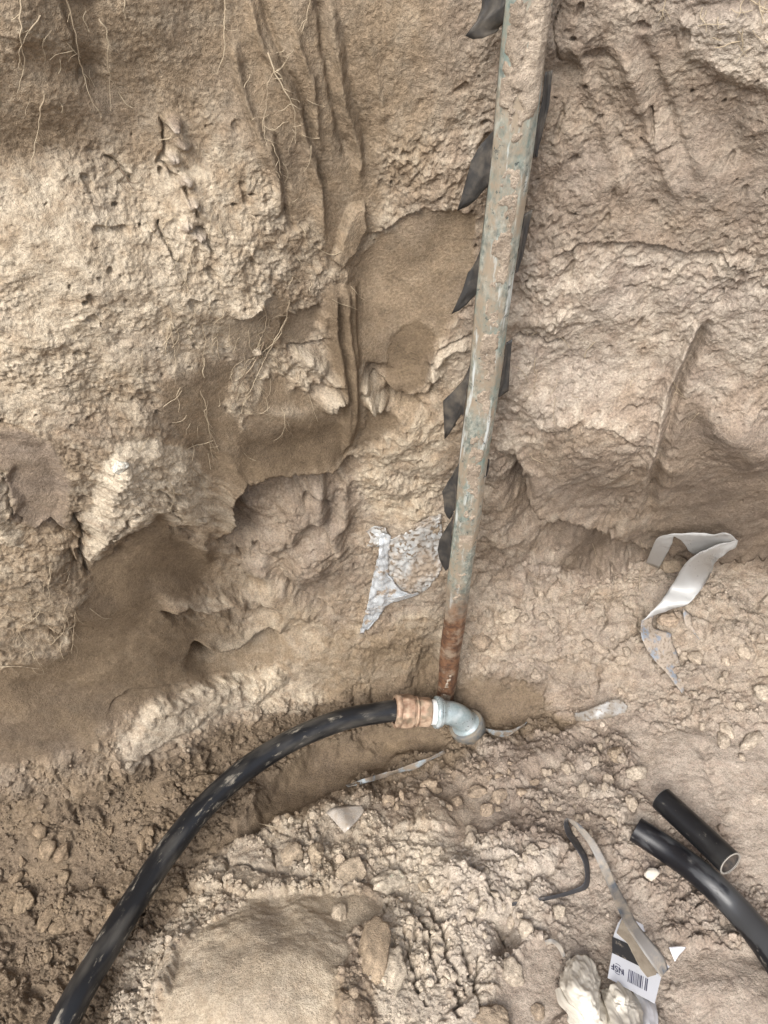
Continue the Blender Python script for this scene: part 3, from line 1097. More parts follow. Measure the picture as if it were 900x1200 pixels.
def tube_mesh(path, rad, seg=16, squash=None):
    path = np.asarray(path, float)
    n = len(path)
    rad = np.broadcast_to(rad, n)
    tg = np.gradient(path, axis=0)
    tg /= np.linalg.norm(tg, axis=1, keepdims=True)
    up = np.array([0, 0, 1.0])
    if abs(tg[0] @ up) > .9:
        up = np.array([1.0, 0, 0])
    vs = []
    s = np.cross(tg[0], up)
    s /= np.linalg.norm(s)
    for i in range(n):
        s = s - tg[i] * (s @ tg[i])
        s /= np.linalg.norm(s)
        q = np.cross(s, tg[i])
        a = np.linspace(0, 2 * np.pi, seg, endpoint=False)[:, None]
        vs.append(path[i] + rad[i] * (np.cos(a) * s + np.sin(a) * q))
    return np.vstack(vs), grid_faces(n, seg, True)


def tube(name, path, rad, mat, parent=None, seg=16, caps=True):
    v, f = tube_mesh(path, rad, seg)
    o = link_mesh(name, v, f, mat, parent)
    n = len(path)
    d = np.concatenate([[0], np.cumsum(np.linalg.norm(np.diff(np.asarray(path, float), axis=0), axis=1))])
    a = np.linspace(0, 2 * np.pi, seg, endpoint=False)
    rr = np.broadcast_to(rad, n)
    fl_ = np.stack([np.repeat(d, seg), np.outer(rr, np.cos(a)).ravel(), np.outer(rr, np.sin(a)).ravel()], 1)
    at_ = o.data.attributes.new('flow', 'FLOAT_VECTOR', 'POINT')
    at_.data.foreach_set('vector', fl_.astype(np.float32).ravel())
    if caps:
        bm = bmesh.new()
        bm.from_mesh(o.data)
        bmesh.ops.holes_fill(bm, edges=[e for e in bm.edges if e.is_boundary])
        bmesh.ops.recalc_face_normals(bm, faces=bm.faces)
        bm.to_mesh(o.data)
        bm.free()
    return o


def solid_grid(name, A, B, mat, parent=None, smooth=True):
    """a sheet with thickness: A front points (r, c, 3), B back points"""
    r, c = A.shape[:2]
    v = np.vstack([A.reshape(-1, 3), B.reshape(-1, 3)])
    f = grid_faces(r, c)
    f2 = f[:, ::-1] + r * c
    rim = []
    n = r * c
    for j in range(c - 1):
        rim.append([j + 1, j, j + n, j + 1 + n])
        k = (r - 1) * c + j
        rim.append([k, k + 1, k + 1 + n, k + n])
    for i in range(r - 1):
        k = i * c
        rim.append([k, k + c, k + c + n, k + n])
        k = i * c + c - 1
        rim.append([k + c, k, k + n, k + c + n])
    o = link_mesh(name, v, np.vstack([f, f2, np.array(rim)]), mat, parent, smooth)
    bm = bmesh.new()
    bm.from_mesh(o.data)
    bmesh.ops.recalc_face_normals(bm, faces=bm.faces)
    bm.to_mesh(o.data)
    bm.free()
    return o


def sheet(name, rows, mat, parent=None, nu=14, nv=40, thick=.0006, wrinkle=0, wf=60, seed=1, smooth=True, lin=False, ragged=0):
    """film, cloth or strap through control rows of (px, py, lift)"""
    R = np.array([[on(*c) if len(c) == 3 else at(c[0], c[1], t=c[2]) for c in r] for r in rows])
    k, m = R.shape[:2]
    if lin:
        t = np.linspace(0, k - 1, nv)
        i = np.minimum(t.astype(int), k - 2)
        f = (t - i)[:, None, None]
        A = R[i] * (1 - f) + R[i + 1] * f
    else:
        A = crom(R.reshape(k, -1), nv).reshape(nv, m, 3)
    if m == 2:
        f = np.linspace(0, 1, nu)[None, :, None]
        A = A[:, :1] * (1 - f) + A[:, 1:] * f
    else:
        A = crom(A.transpose(1, 0, 2).reshape(m, -1), nu).reshape(nu, nv, 3).transpose(1, 0, 2)
    n = normals(A)
    cam_dir = A - np.array([0, 0, CAM_Z])
    if (n * cam_dir).sum() > 0:
        n = -n
    if wrinkle:
        w_ = fbm(A[..., 0] + A[..., 1] * .3, A[..., 1] + A[..., 2], wf, 3, seed, .6)
        w_ = .5 * w_ + .5 * (1 - 2 * np.abs(perlin(A[..., 0], A[..., 1] + A[..., 2], wf * .8, seed + 5)))
        A = A + n * (w_ * wrinkle)[..., None]
    if ragged:
        e = ragged * perlin(A[..., 0], A[..., 1] + A[..., 2], 120, seed + 9)
        A[:, 0] += (A[:, 1] - A[:, 0]) * e[:, :1] * 10
        A[:, -1] += (A[:, -2] - A[:, -1]) * e[:, -1:] * 10
    return solid_grid(name, A, A - n * thick, mat, parent, smooth)


def rel_origin(root, parts):
    for p in parts:
        p.data.transform(Matrix.Translation(-root.location))


# ------------------------------------------------------------------ loose clods and crumbs
def ico(sub):
    bm = bmesh.new()
    bmesh.ops.create_icosphere(bm, subdivisions=sub, radius=1)
    v = np.array([x.co[:] for x in bm.verts])
    f = np.array([[x.index for x in fa.verts] for fa in bm.faces])
    bm.free()
    return v, f


ICO = {s: ico(s) for s in (1, 2, 3, 4)}


def lump(sub, seed, rough=.25, facets=5, flat=.75):
    """an angular broken clod: a ball cut by random planes, then roughened"""
    r = np.random.default_rng(seed)
    v, f = ICO[sub]
    v = v.copy()
    for _ in range(facets):
        n = r.normal(size=3)
        n /= np.linalg.norm(n)
        h = r.uniform(.5, .9)
        d = v @ n
        v -= np.where(d > h, (d - h) * .85, 0)[:, None] * n
    o = r.uniform(0, 50, 3)
    for i in range(len(v)):
        q = Vector(v[i] * 1.6 + o)
        q3 = Vector(v[i] * 5 + o)
        q4 = Vector(v[i] * 11 + o)
        v[i] *= 1 + rough * mnoise.noise(q) + rough * .6 * mnoise.noise(q3) + (rough * .4 * mnoise.noise(q4) if sub > 2 else 0)
    v *= r.uniform(.75, 1.15, 3)
    v[:, 2] *= flat
    return v, f


def rot_rand(r):
    q = r.normal(size=4)
    q /= np.linalg.norm(q)
    w_, x, y, z = q
    return np.array([[1 - 2 * (y * y + z * z), 2 * (x * y - z * w_), 2 * (x * z + y * w_)],
                     [2 * (x * y + z * w_), 1 - 2 * (x * x + z * z), 2 * (y * z - x * w_)],
                     [2 * (x * z - y * w_), 2 * (y * z + x * w_), 1 - 2 * (x * x + y * y)]])


CLf = COLR.reshape(-1, 4)
small_lib = [lump(1, 100 + i, .2, 3, .85) for i in range(12)]
mid_lib = [lump(2, 200 + i, .28, 5, .8) for i in range(16)]
vs, fs, cs = [], [], []
off = 0
cand = np.nonzero((floorm.ravel() > .3) & (CLOD.ravel() > .3) & (UU.ravel() > -60) & (UU.ravel() < 960) & (VV.ravel() > 560) & (VV.ravel() < 1250))[0]
r = np.random.default_rng(3)
wts = CLOD.ravel()[cand] ** 2 * (.15 + np.clip(fbm(X, S, 14, 3, 301).ravel()[cand] + .35, 0, 1))
wts /= wts.sum()
pick = r.choice(cand, 7500, replace=False, p=wts)
for k, i in enumerate(pick):
    big = k % 7 == 0
    v, f = (mid_lib[r.integers(16)] if big else small_lib[r.integers(12)])
    s_ = (r.uniform(.0028, .0062) if big else r.uniform(.0009, .0028))
    vv = (v @ rot_rand(r).T) * s_ + Pf[i] + np.array([0, 0, s_ * .25])
    vs.append(vv)
    fs.append(f + off)
    off += len(v)
    c = CLf[i].copy()
    c[:3] = np.clip(c[:3] * r.uniform(.85, 1.2) + .008, 0, .6)
    cs.append(np.repeat(c[None], len(v), 0))
crumbs = link_mesh("soil_crumbs", np.vstack(vs), np.vstack(fs), SOIL, smooth=False, cols=np.vstack(cs))
tag(crumbs, kind='stuff')


def clod(name, label, px, py, rx, ry, seed, tone=None, rough=.28, facets=6, sink=.22, rot=0, h=.8, group=None, cat='clod', mat=None, sub=4):
    v, f = lump(sub, seed, rough, facets, 1.0)
    i = hit(px, py)
    t = PTf[i]
    a = math.radians(rot)
    sx, sy = rx * t / F_PX, ry * t / F_PX
    wallish = VV.ravel()[i] < 640
    up = np.array([0, 0, 1.0])
    vx = v[:, 0] * sx * math.cos(a) - v[:, 1] * sy * math.sin(a)
    vy = v[:, 0] * sx * math.sin(a) + v[:, 1] * sy * math.cos(a)
    hz = v[:, 2] * min(sx, sy) * h
    if wallish:
        w_ = np.stack([vx, -hz, vy], 1)
        c0 = Pf[i] + np.array([0, min(sx, sy) * sink * .5, 0])
    else:
        w_ = np.stack([vx, vy / .9, hz], 1)
        c0 = Pf[i] + up * min(sx, sy) * h * (1 - sink * 2) * .5
    c = CLf[i].copy() if tone is None else np.array([*tone, .1], np.float32)
    cc = np.repeat(c[None], len(v), 0)
    j = np.array([mnoise.noise(Vector(q * 3 + seed)) + .6 * mnoise.noise(Vector(q * 9 + seed)) for q in v])[:, None]
    loc_ = CLf[i][:3]
    cc[:, :3] = np.clip((c[:3] * .55 + loc_ * .45) * (1 + .45 * j), .03, .55)
    o = link_mesh(name, w_ + c0, f, mat or SOIL, cols=cc)
    origin_to(o, c0)
    tag(o, label, cat, group)
    return o


T_PALE, T_TAN, T_DRK = (.44, .375, .29), (.30, .23, .155), (.15, .11, .07)
CL = [
    ('clod', 'upright tan slab of soil standing beside the smooth buried lump at the bottom', 437, 1122, 26, 42, 11, T_TAN, .12, 8, -8),
    ('clod', 'pale crusted clod leaning on the right side of the upright tan slab', 462, 1135, 15, 30, 12, T_PALE, .3, 6, -10),
    ('clod', 'pale rounded clod with fine cracks above the upright slab', 458, 1035, 20, 17, 13, T_PALE, .3, 5, 10),
    ('clod', 'tan pyramid shaped clod near the clear plastic scrap', 412, 1020, 22, 14, 14, T_TAN, .12, 8, 25),
    ('clod', 'small tan faceted clod in the crumbs right of the tan pyramid', 498, 1040, 10, 9, 15, T_TAN, .15, 7, 0),
    ('clod', 'round button shaped tan clod left of the white cloth', 629, 1185, 10, 9, 16, T_TAN, .15, 3, 0),
    ('clod', 'wide tan clod half sunk at the bottom edge left of the cloth', 570, 1198, 34, 18, 17, T_TAN, .25, 4, 0),
    ('clod', 'pale triangular flake of soil beside the dark hole in the mound', 603, 1140, 13, 14, 18, T_PALE, .2, 8, 30),
    ('clod', 'white crusty lump stuck in the pale mass on the left wall', 139, 549, 13, 10, 19, (.62, .58, .52), .2, 8, 30),
    ('clod', 'flat pale slab of soil leaning at the right edge of the mound', 880, 868, 20, 9, 20, T_PALE, .25, 7, 25),
    ('clod', 'brown lump wrapped inside the loop of the grey polythene strip', 788, 662, 24, 15, 21, T_TAN, .2, 5, 15),
    ('clod', 'rough brown clod under the lower fold of the polythene strip', 783, 727, 14, 9, 22, (.30, .22, .15), .3, 5, 10),
    ('clod', 'pale clod wedged below the knot of roots on the wall', 302, 412, 8, 8, 23, T_PALE, .25, 6, 0),
    ('clod', 'tan clod stranded in the crumbs of the trench at left', 30, 1057, 14, 11, 24, (.30, .23, .155), .25, 5, 10),
    ('clod', 'brown clod on the trench bed under the far left wall', 75, 1000, 12, 9, 25, (.27, .2, .135), .25, 5, 40),
    ('clod', 'tan clod lying against the right side of the black hose', 345, 1000, 14, 11, 26, T_TAN, .25, 5, 40),
    ('clod', 'round tan clod just below the clear plastic scrap', 372, 1000, 13, 11, 27, T_TAN, .25, 4, 0),
    ('clod', 'pale clod resting just below the black strap corner', 655, 1068, 9, 8, 28, T_PALE, .25, 5, 20),
    ('clod', 'pale knob of soil left of the bent end of the black strap', 622, 1000, 11, 9, 29, T_PALE, .25, 5, 0),
    ('clod', 'pale lump of soil above the cut end of the short pipe', 745, 905, 11, 9, 30, T_PALE, .25, 5, 10),
    ('clod', 'tan clod between the polythene flap and the short pipe', 722, 885, 12, 9, 31, T_TAN, .3, 5, -20),
    ('clod', 'tan clod at the foot of the rusty end of the post', 562, 752, 13, 10, 32, (.30, .23, .165), .3, 5, 10),
    ('clod', 'pale clod high on the slope right of the post foot', 596, 722, 14, 9, 33, T_PALE, .3, 5, -30),
    ('clod', 'pale clod at the right frame edge below the polythene', 893, 812, 12, 10, 34, T_PALE, .3, 5, 0),
]
for nm, lb, px, py, rx, ry, sd_, tn, ro, fa, rt in CL:
    clod(nm, lb, px, py, rx, ry, sd_, tn, ro, fa, rot=rt, group='loose clods of soil')
clod('stone', 'small pale stone beside the longer black pipe', 762, 1024, 9, 8, 41, (.5, .46, .39), .12, 6, cat='stone', mat=M_STONE, h=.9, sink=.05)
# many more countable clods that nothing tells apart
zones = [
    ('tan clod among the crumbs on the trench bed left of the hose', 'clods on the trench bed left of the hose', [(10, 980), (200, 930), (150, 1050), (40, 1180)], 26, (.30, .225, .15)),
    ('pale clod in the crumbly heap between the hose and the strap', 'clods in the heap between hose and strap', [(350, 1010), (600, 960), (640, 1080), (470, 1190)], 52, (.47, .39, .295)),
    ('tan clod on the crumbly slope right of the post foot', 'clods on the slope right of the post', [(570, 690), (760, 700), (740, 830), (600, 790)], 34, (.42, .345, .265)),
    ('pale clod on the slope below the polythene flap', 'clods on the slope below the flap', [(640, 890), (740, 850), (740, 960), (640, 1000)], 26, (.45, .37, .28)),
    ('pale clod on the ground near the right edge of the frame', 'clods at the right edge of the frame', [(800, 740), (895, 730), (895, 900), (800, 850)], 20, (.47, .39, .30)),
    ('tan clod on the shoulder below the galvanised elbow', 'clods below the elbow', [(430, 930), (560, 890), (660, 900), (540, 980)], 26, (.34, .26, .18)),
]
for lb, gp, q, n_, tn in zones:
    q = np.array(q, float)
    for k in range(n_):
        a, b = r.random(2)
        p = (q[0] * (1 - a) + q[1] * a) * (1 - b) + (q[3] * (1 - a) + q[2] * a) * b
        s_ = min(12, 3.6 + r.exponential(2.8))
        c = np.array(tn) * r.uniform(.75, 1.05)
        s_ *= .9
        clod('clod', lb, p[0], p[1], s_ * r.uniform(.9, 1.3), s_ * r.uniform(.75, 1.0), 1000 + k + int(p[0]), tuple(c), .24, 9, rot=r.uniform(0, 180), group=gp, sub=3)

# ------------------------------------------------------------------ the post
PX0, PY0 = .097, .538          # centre of the post, front face distance
post = tag(empty('steel_post', (PX0, PY0, 0)), 'tall weathered galvanised post with rusty foot and curled dark barbs', 'post')
prof = [(-.0138, .018), (-.0146, .007), (-.0142, .0062), (-.0136, .0054), (-.0090, .0006), (-.0080, .0), (.0080, .0), (.0090, .0006), (.0136, .0054), (.0142, .0062), (.0146, .007),
        (.0140, .018), (.0124, .018), (.0126, .0075), (.0110, .0050), (-.0110, .0050), (-.0126, .0075), (-.0122, .018)]
zs = np.linspace(-.06, 1.62, 240)
ring = []
for z in zs:
    dx = -.007 * (z / 1.0) + .0006 * math.sin(z * 31)
    dn = .0004 * math.sin(z * 90) + .0005 * math.sin(z * 47 + 1)
    tw = 1.0 if z > .10 else 1.0 - .10 * (1 - max(z, 0) / .10)
    ring.append([(x * tw + dx, y + dn, z) for x, y in prof])
ring = np.array(ring)
body = link_mesh('channel', ring.reshape(-1, 3), grid_faces(len(zs), len(prof), True), M_POST, post)


def post_x(z):
    return -.007 * z


# mud caked on the face
def mud_cake(x0, x1, z0, z1, seed, thr, amp, dens=.0011):
    nx = int((x1 - x0) / dens) + 2
    nz = int((z1 - z0) / dens) + 2
    gx, gz = np.meshgrid(np.linspace(x0, x1, nx), np.linspace(z0, z1, nz))
    m = fbm(gx, gz * .7, 60, 4, seed, .6) + .25 * perlin(gx, gz, 300, seed + 2)
    edge = sstep(0, .004, gx - x0) * sstep(0, .004, x1 - gx) * sstep(0, .02, gz - z0) * sstep(0, .01, z1 - gz)
    hgt = amp * sstep(thr, thr + .5, m * 1.0 + .5 * edge - .5) * (.7 + .45 * perlin(gx, gz * .6, 130, seed + 4) + .22 * perlin(gx, gz * .7, 380, seed + 6)) - .0006
    hgt = np.where(edge <= 0.01, -.0008, hgt)
    face = .0060 * np.clip((np.abs(gx) - .0080) / .0060, 0, 1)
    A = np.stack([gx + post_x(gz), face - hgt, gz], -1)
    cc = np.clip(.5 + .5 * fbm(gx, gz, 50, 3, seed + 8), 0, 1)
    tone = np.array([.25, .20, .15])[None, None] * (1 - cc[..., None]) + np.array([.42, .35, .275])[None, None] * cc[..., None]
    tone = np.concatenate([tone, np.full(cc.shape + (1,), .1)], -1)
    o = link_mesh('caked_mud', A.reshape(-1, 3), grid_faces(nz, nx), SOIL, post, cols=tone.reshape(-1, 4))
    return o


mud_cake(-.0080, .0078, .50, .885, 401, -.50, .0018)
mud_cake(-.0135, .0138, .885, 1.3, 411, -.75, .0030)
mud_cake(-.008, .009, .30, .50, 421, .12, .0022)
mud_cake(-.008, .007, .0, .12, 431, .10, .0022)

# barbs: dark curled fins punched out to both sides
def z_on_post(px, py, Y):
    return at(px, py, Y=Y)


def barb(inner_pts, outer_pts, dy_in, dy_out, label=None):
    """inner edge on the post, outer edge free; pixel outlines set at their own distances"""
    n = len(inner_pts)
    A = []
    for (a, b) in zip(inner_pts, outer_pts):
        row = []
        for k in np.linspace(0, 1, 7):
            px = a[0] * (1 - k) + b[0] * k
            py = a[1] * (1 - k) + b[1] * k
            y = PY0 + dy_in * (1 - k) + dy_out * k + .002 * math.sin(k * math.pi) + .0012 * math.sin(k * 9 + a[1])
            row.append(at(px, py, Y=y))
        A.append(row)
    A = np.array(A)
    tl = np.linspace(0, n - 1, 22)
    il = np.minimum(tl.astype(int), n - 2)
    A = A[il] * (1 - (tl - il))[:, None, None] + A[il + 1] * (tl - il)[:, None, None]
    nn = normals(A)
    if nn[..., 1].sum() > 0:
        nn = -nn
    A = A - np.array([PX0, PY0, 0])
    o = solid_grid('barb', A, A - nn * .0009, M_BARB, post)
    if label:
        o['label'] = label
    return o


# left side, top to bottom
LEFT = [
    ([(598, -14), (593, 25)], [(566, -14), (564, 10), (558, 25), (545, 42), (554, 46), (565, 45), (580, 38), (590, 27)], .018),
    ([(582, 150), (574, 220)], [(575, 156), (561, 172), (552, 190), (545, 215), (536, 247), (548, 242), (558, 234), (570, 219)], .020),
    ([(569, 285), (558, 346)], [(564, 290), (558, 305), (549, 320), (541, 342), (529, 368), (538, 364), (547, 357), (556, 346)], .018),
    ([(552, 425), (542, 487)], [(547, 436), (540, 450), (519, 470), (520, 492), (521, 515), (527, 508), (533, 498), (541, 484)], .020),
    ([(539, 540), (532, 598)], [(536, 546), (529, 560), (518, 576), (520, 588), (521, 600), (524, 606), (527, 609), (531, 600)], .014),
    ([(531, 603), (526, 664)], [(529, 610), (522, 622), (515, 632), (513, 645), (515, 656), (519, 664), (522, 669), (525, 667)], .014),
]
for (ia, ib), outer, dy in LEFT:
    m_ = len(outer) - 1
    inner_ = [(ia[0] + (ib[0] - ia[0]) * k / m_, ia[1] + (ib[1] - ia[1]) * k / m_) for k in range(m_ + 1)]
    barb(inner_, outer, .008, dy)
# right side
barb([(640, 85), (636, 120), (630, 150), (625, 185)], [(648, 82), (642, 124), (636, 156), (629, 184)], .010, .015)
barb([(615, 252), (612, 275), (608, 300), (605, 320)], [(623, 246), (619, 272), (613, 300), (607, 318)], .010, .015)
barb([(594, 402), (591, 425), (588, 445), (584, 464)], [(600, 398), (598, 425), (596, 458), (585, 466)], .010, .015)
barb([(569, 540), (568, 548), (567, 556), (566, 562)], [(573, 538), (572, 548), (571, 556), (567, 562)], .010, .015)

# ------------------------------------------------------------------ black hose, coupling, elbow
hose_px = [(468, 832, 1.15), (440, 836, 1.14), (400, 844, 1.12), (345, 866, 1.09), (290, 900, 1.055), (240, 945, 1.01), (195, 1000, .965),
           (155, 1060, .915), (120, 1118, .87), (92, 1165, .835), (62, 1225, .80), (28, 1300, .76), (-20, 1400, .72)]
hp = np.array([at(a, b, t=c) for a, b, c in hose_px])
hp = crom(hp, 200)
R_H = .0157
hose = tube('black_hose', hp, R_H * (1 + .012 * np.sin(np.arange(200) * .21)), M_HOSE, seg=40)
origin_to(hose, hp[0])
tag(hose, 'long curved black hose with dried mud scratches running from coupling to lower left', 'hose')


def lathe(name, p0, p1, prof, mat, parent, seg=48, hexa=None, closed_ends=False):
    """revolve (distance along, radius) round the line p0 -> p1; hexa lists rows that are six-sided"""
    p0, p1 = np.array(p0), np.array(p1)
    ax = (p1 - p0) / np.linalg.norm(p1 - p0)
    up = np.array([0, 0, 1.0])
    s = np.cross(ax, up)
    s /= np.linalg.norm(s)
    q = np.cross(s, ax)
    a = np.linspace(0, 2 * np.pi, seg, endpoint=False)
    rows_ = []
    for k, (d, rr) in enumerate(prof):
        ra = np.full(seg, rr)
        if hexa and k in hexa:
            m = ((a + .2) % (np.pi / 3)) - np.pi / 6
            ra = np.minimum(rr, rr * .885 / np.cos(m))
        rows_.append(p0 + ax * d + (ra * np.cos(a))[:, None] * s + (ra * np.sin(a))[:, None] * q)
    v = np.vstack(rows_)
    return link_mesh(name, v, grid_faces(len(prof), seg, True), mat, parent)


c0 = at(462, 833, t=1.15)
c1 = at(522, 835, t=1.165)
ax = (c1 - c0) / np.linalg.norm(c1 - c0)
coup = tag(empty('bronze_coupling', c0), 'dusty copper coloured threaded coupling between black hose and white tape', 'coupling')
L = np.linalg.norm(at(505, 834.5, t=1.16) - c0)
parts = [
    lathe('compression_nut', c0, c1, [(0, .0185), (0, .0225), (.002, .0245), (.0075, .0250), (.008, .0238), (.0095, .0238), (.010, .0255), (.026, .0258), (.0275, .0240),
                                      (.0275, .018)], M_BRONZE, coup, hexa={6, 7}),
    lathe('coupling_body', c0, c1, [(.0262, .018), (.0262, .0225), (.030, .0226), (.0305, .0216), (.0315, .0216), (.032, .0228), (.034, .0228), (.035, .0205), (.037, .0205), (.0375, .0228), (L - .004, .0226), (L - .002, .0210), (L - .002, .016)], M_BRONZE, coup, hexa={9, 10}),
]
rel_origin(coup, parts)
tp = lathe('thread_tape', c0, c1, [(L - .003, .015), (L - .003, .0187), (L + .004, .0190), (L + .010, .0184), (L + .016, .0184), (L + .016, .015)], M_TAPE, None)
origin_to(tp, c0 + ax * L)
tag(tp, 'band of white thread tape wound between coupling and elbow', 'tape')
# elbow sweeps from the coupling axis down into the soil
e0 = c0 + ax * (L + .007)
e_dir2 = np.array([.42, -.22, -.88])
e_dir2 /= np.linalg.norm(e_dir2)
bend = .024
corner = e0 + ax * (.013 + bend)
path = [e0 + ax * d for d in np.linspace(0, .013, 6)]
a0 = path[-1]
a1 = corner + e_dir2 * bend
for k in np.linspace(0, 1, 16)[1:]:
    path.append(a0 * (1 - k) ** 2 + 2 * corner * k * (1 - k) + a1 * k * k)
for d in np.linspace(.002, .016, 6):
    path.append(a1 + e_dir2 * d)
path = np.array(path)
np_ = len(path)
rad = np.full(np_, .0180)
rad[:4] = .0225
rad[4] = .0212
rad[-5:] = .0225
rad[-6] = .0210
elbow = tag(empty('galvanised_elbow', e0), 'pale blue grey galvanised pipe elbow turning down into the soil', 'pipe elbow')
eb = tube('elbow_body', path, rad, M_GALV, elbow, seg=48)
lp = path[-1]
bead = lathe('outlet_collar', lp - e_dir2 * .012, lp + e_dir2, [(0, .019), (0, .0262), (.002, .0275), (.013, .0275), (.016, .0255), (.03, .022), (.06, .02)], M_DIRTYGALV, elbow)
bead2 = lathe('inlet_collar', e0 - ax * .001, e0 + ax, [(0, .0170), (0, .0230), (.002, .0242), (.006, .0242), (.008, .0225), (.008, .018)], M_GALV, elbow)
rel_origin(elbow, [eb, bead, bead2])

# ------------------------------------------------------------------ two cut pipes
def cut_pipe(name, pix, rad, mat, label, inside=False):
    p = np.array([on(a, b, l) if tt is None else at(a, b, t=tt) for a, b, l, tt in pix])
    p = crom(p, 60)
    root = tag(empty(name, p[0]), label, 'pipe')
    o = tube('pipe_wall', p, rad, mat, root, seg=40, caps=False)
    ps = [o]
    tg0 = p[0] - p[1]
    tg0 /= np.linalg.norm(tg0)
    tg1 = p[-1] - p[-2]
    tg1 /= np.linalg.norm(tg1)
    for e, tg in ((p[0], tg0), (p[-1], tg1)):
        ps.append(lathe('cut_rim', e - tg * .0005, e + tg, [(0, rad), (.0010, rad * .99), (.0011, rad * .87), (0, rad * .85)], M_CUT if inside else mat, root))
        ps.append(lathe('bore', e + tg * .0005, e - tg, [(0, rad * .86), (.04, rad * .85), (.05, rad * .3), (.05, 0.0001)], M_BORE, root))
    rel_origin(root, ps)
    return root


tA = PTf[hit(775, 940)] - .030
tB = PTf[hit(857, 1020)] - .045
rA = .0178
cut_pipe('short_pipe', [(775, 936, 0, tA), (802, 961, 0, tA * .67 + tB * .33), (830, 987, 0, tA * .33 + tB * .67), (856, 1012, 0, tB)], .0155, M_HOSE2,
         'short matt black pipe offcut with open cut end beside the longer pipe', True)
cut_pipe('long_pipe', [(745, 972, .014, None), (785, 998, .015, None), (825, 1028, .017, None), (862, 1064, .020, None), (892, 1100, .022, None), (922, 1145, .024, None), (950, 1195, .024, None)],
         .0158, M_HOSE3, 'longer smeared black pipe curving out of the right edge')

# ------------------------------------------------------------------ grey polythene strip on the right
film = tag(empty('polythene_strip', on(800, 720)), 'long torn strip of grey polythene looping from the wall foot to the mound', 'plastic strip')
fp = [
    sheet('loop', [[(757, 660, .035), (772, 666, .032)], [(765, 640, .045), (786, 640, .040)], [(775, 628, .050), (793, 626, .046)],
                   [(812, 624, .050), (812, 650, .018)], [(836, 626, .052), (835, 648, .022)], [(852, 624, .055), (852, 646, .045)], [(865, 634, .060), (862, 642, .060)]],
          M_FILM, film, nu=10, nv=60, wrinkle=.0018, wf=70, thick=.0003),
    sheet('middle_band', [[(865, 634, .060), (862, 641, .060)], [(843, 638, .064), (840, 657, .056)], [(808, 655, .066), (833, 672, .052)],
                          [(789, 683, .062), (819, 694, .050)], [(776, 703, .056), (806, 708, .044)], [(762, 718, .050), (790, 713, .040)], [(752, 728, .040), (762, 723, .036)]],
          M_FILM, film, nu=10, nv=60, wrinkle=.0018, wf=70, thick=.0003),
    sheet('lower_band', [[(752, 727, .038), (766, 719, .034)], [(751, 742, .030), (766, 735, .026)], [(756, 757, .022), (786, 742, .018)], [(766, 772, .014), (788, 752, .012)],
                         [(782, 790, .006), (795, 770, .004)], [(801, 814, .002), (803, 800, -.004)]], M_FILMB, film, nu=10, nv=50, wrinkle=.001, wf=30),
    sheet('torn_tongue', [[(800, 712, .018), (810, 720, .014)], [(803, 732, .006), (812, 735, .006)], [(810, 740, .004), (820, 750, .001)]], M_FILMB, film, nu=6, nv=12),
]
rel_origin(film, fp)
# bright crumpled plastic in the wall
foil = tag(empty('silver_plastic_sheet', on(440, 690)), 'crumpled silvery plastic sheet stuck in the wall left of the post', 'plastic sheet')
fo = [
    sheet('torn_corner', [[(446, 626, .004), (450, 624, .006), (458, 628, .003)], [(444, 645, .010), (448, 646, .010), (455, 650, .004)],
                          [(439, 668, .014), (446, 668, .014), (455, 672, .006)], [(434, 690, .017), (450, 688, .014), (468, 690, .006)],
                          [(430, 710, .018), (452, 704, .012), (480, 696, .006)], [(427, 722, .016), (440, 716, .010), (460, 704, .004)], [(421, 743, .010), (426, 740, .010), (434, 734, .006)]],
          M_FOIL, foil, nu=30, nv=70, wrinkle=.0048, wf=85, thick=.0005),
    sheet('muddy_panel', [[(452, 634, .002), (480, 622, .003), (517, 604, .003)], [(450, 660, .002), (482, 656, .003), (518, 640, .003)], [(455, 680, .001), (484, 684, .003), (516, 668, .001)], [(466, 696, .000), (486, 698, .001), (500, 690, -.001)]],
          M_FOILD, foil, nu=60, nv=70, wrinkle=.0034, wf=95, thick=.0005, seed=8),
    sheet('lower_fold', [[(455, 700, .008), (452, 708, .004)], [(468, 699, .012), (468, 704, .008)], [(480, 696, .012), (482, 700, .008)], [(490, 694, .006), (490, 696, .004)]],
          M_FOIL, foil, nu=8, nv=30, wrinkle=.0012, wf=60, thick=.0005),
    sheet('buried_part', [[(486, 614, .000), (490, 624, .002), (488, 634, -.001)], [(502, 606, .004), (504, 616, .004), (500, 628, .000)], [(517, 601, .003), (516, 608, .004), (512, 618, .0)]],
          M_FOILD, foil, nu=24, nv=40, wrinkle=.0030, wf=100, thick=.0005),
    sheet('streaked_part', [[(428, 622, .001), (434, 630, .001), (430, 640, -.001)], [(440, 616, .004), (444, 628, .004), (440, 640, .002)], [(452, 618, .003), (456, 630, .003), (452, 644, .000)]],
          M_FOILD, foil, nu=24, nv=40, wrinkle=.0030, wf=100, thick=.0005, seed=4),
]
rel_origin(foil, fo)

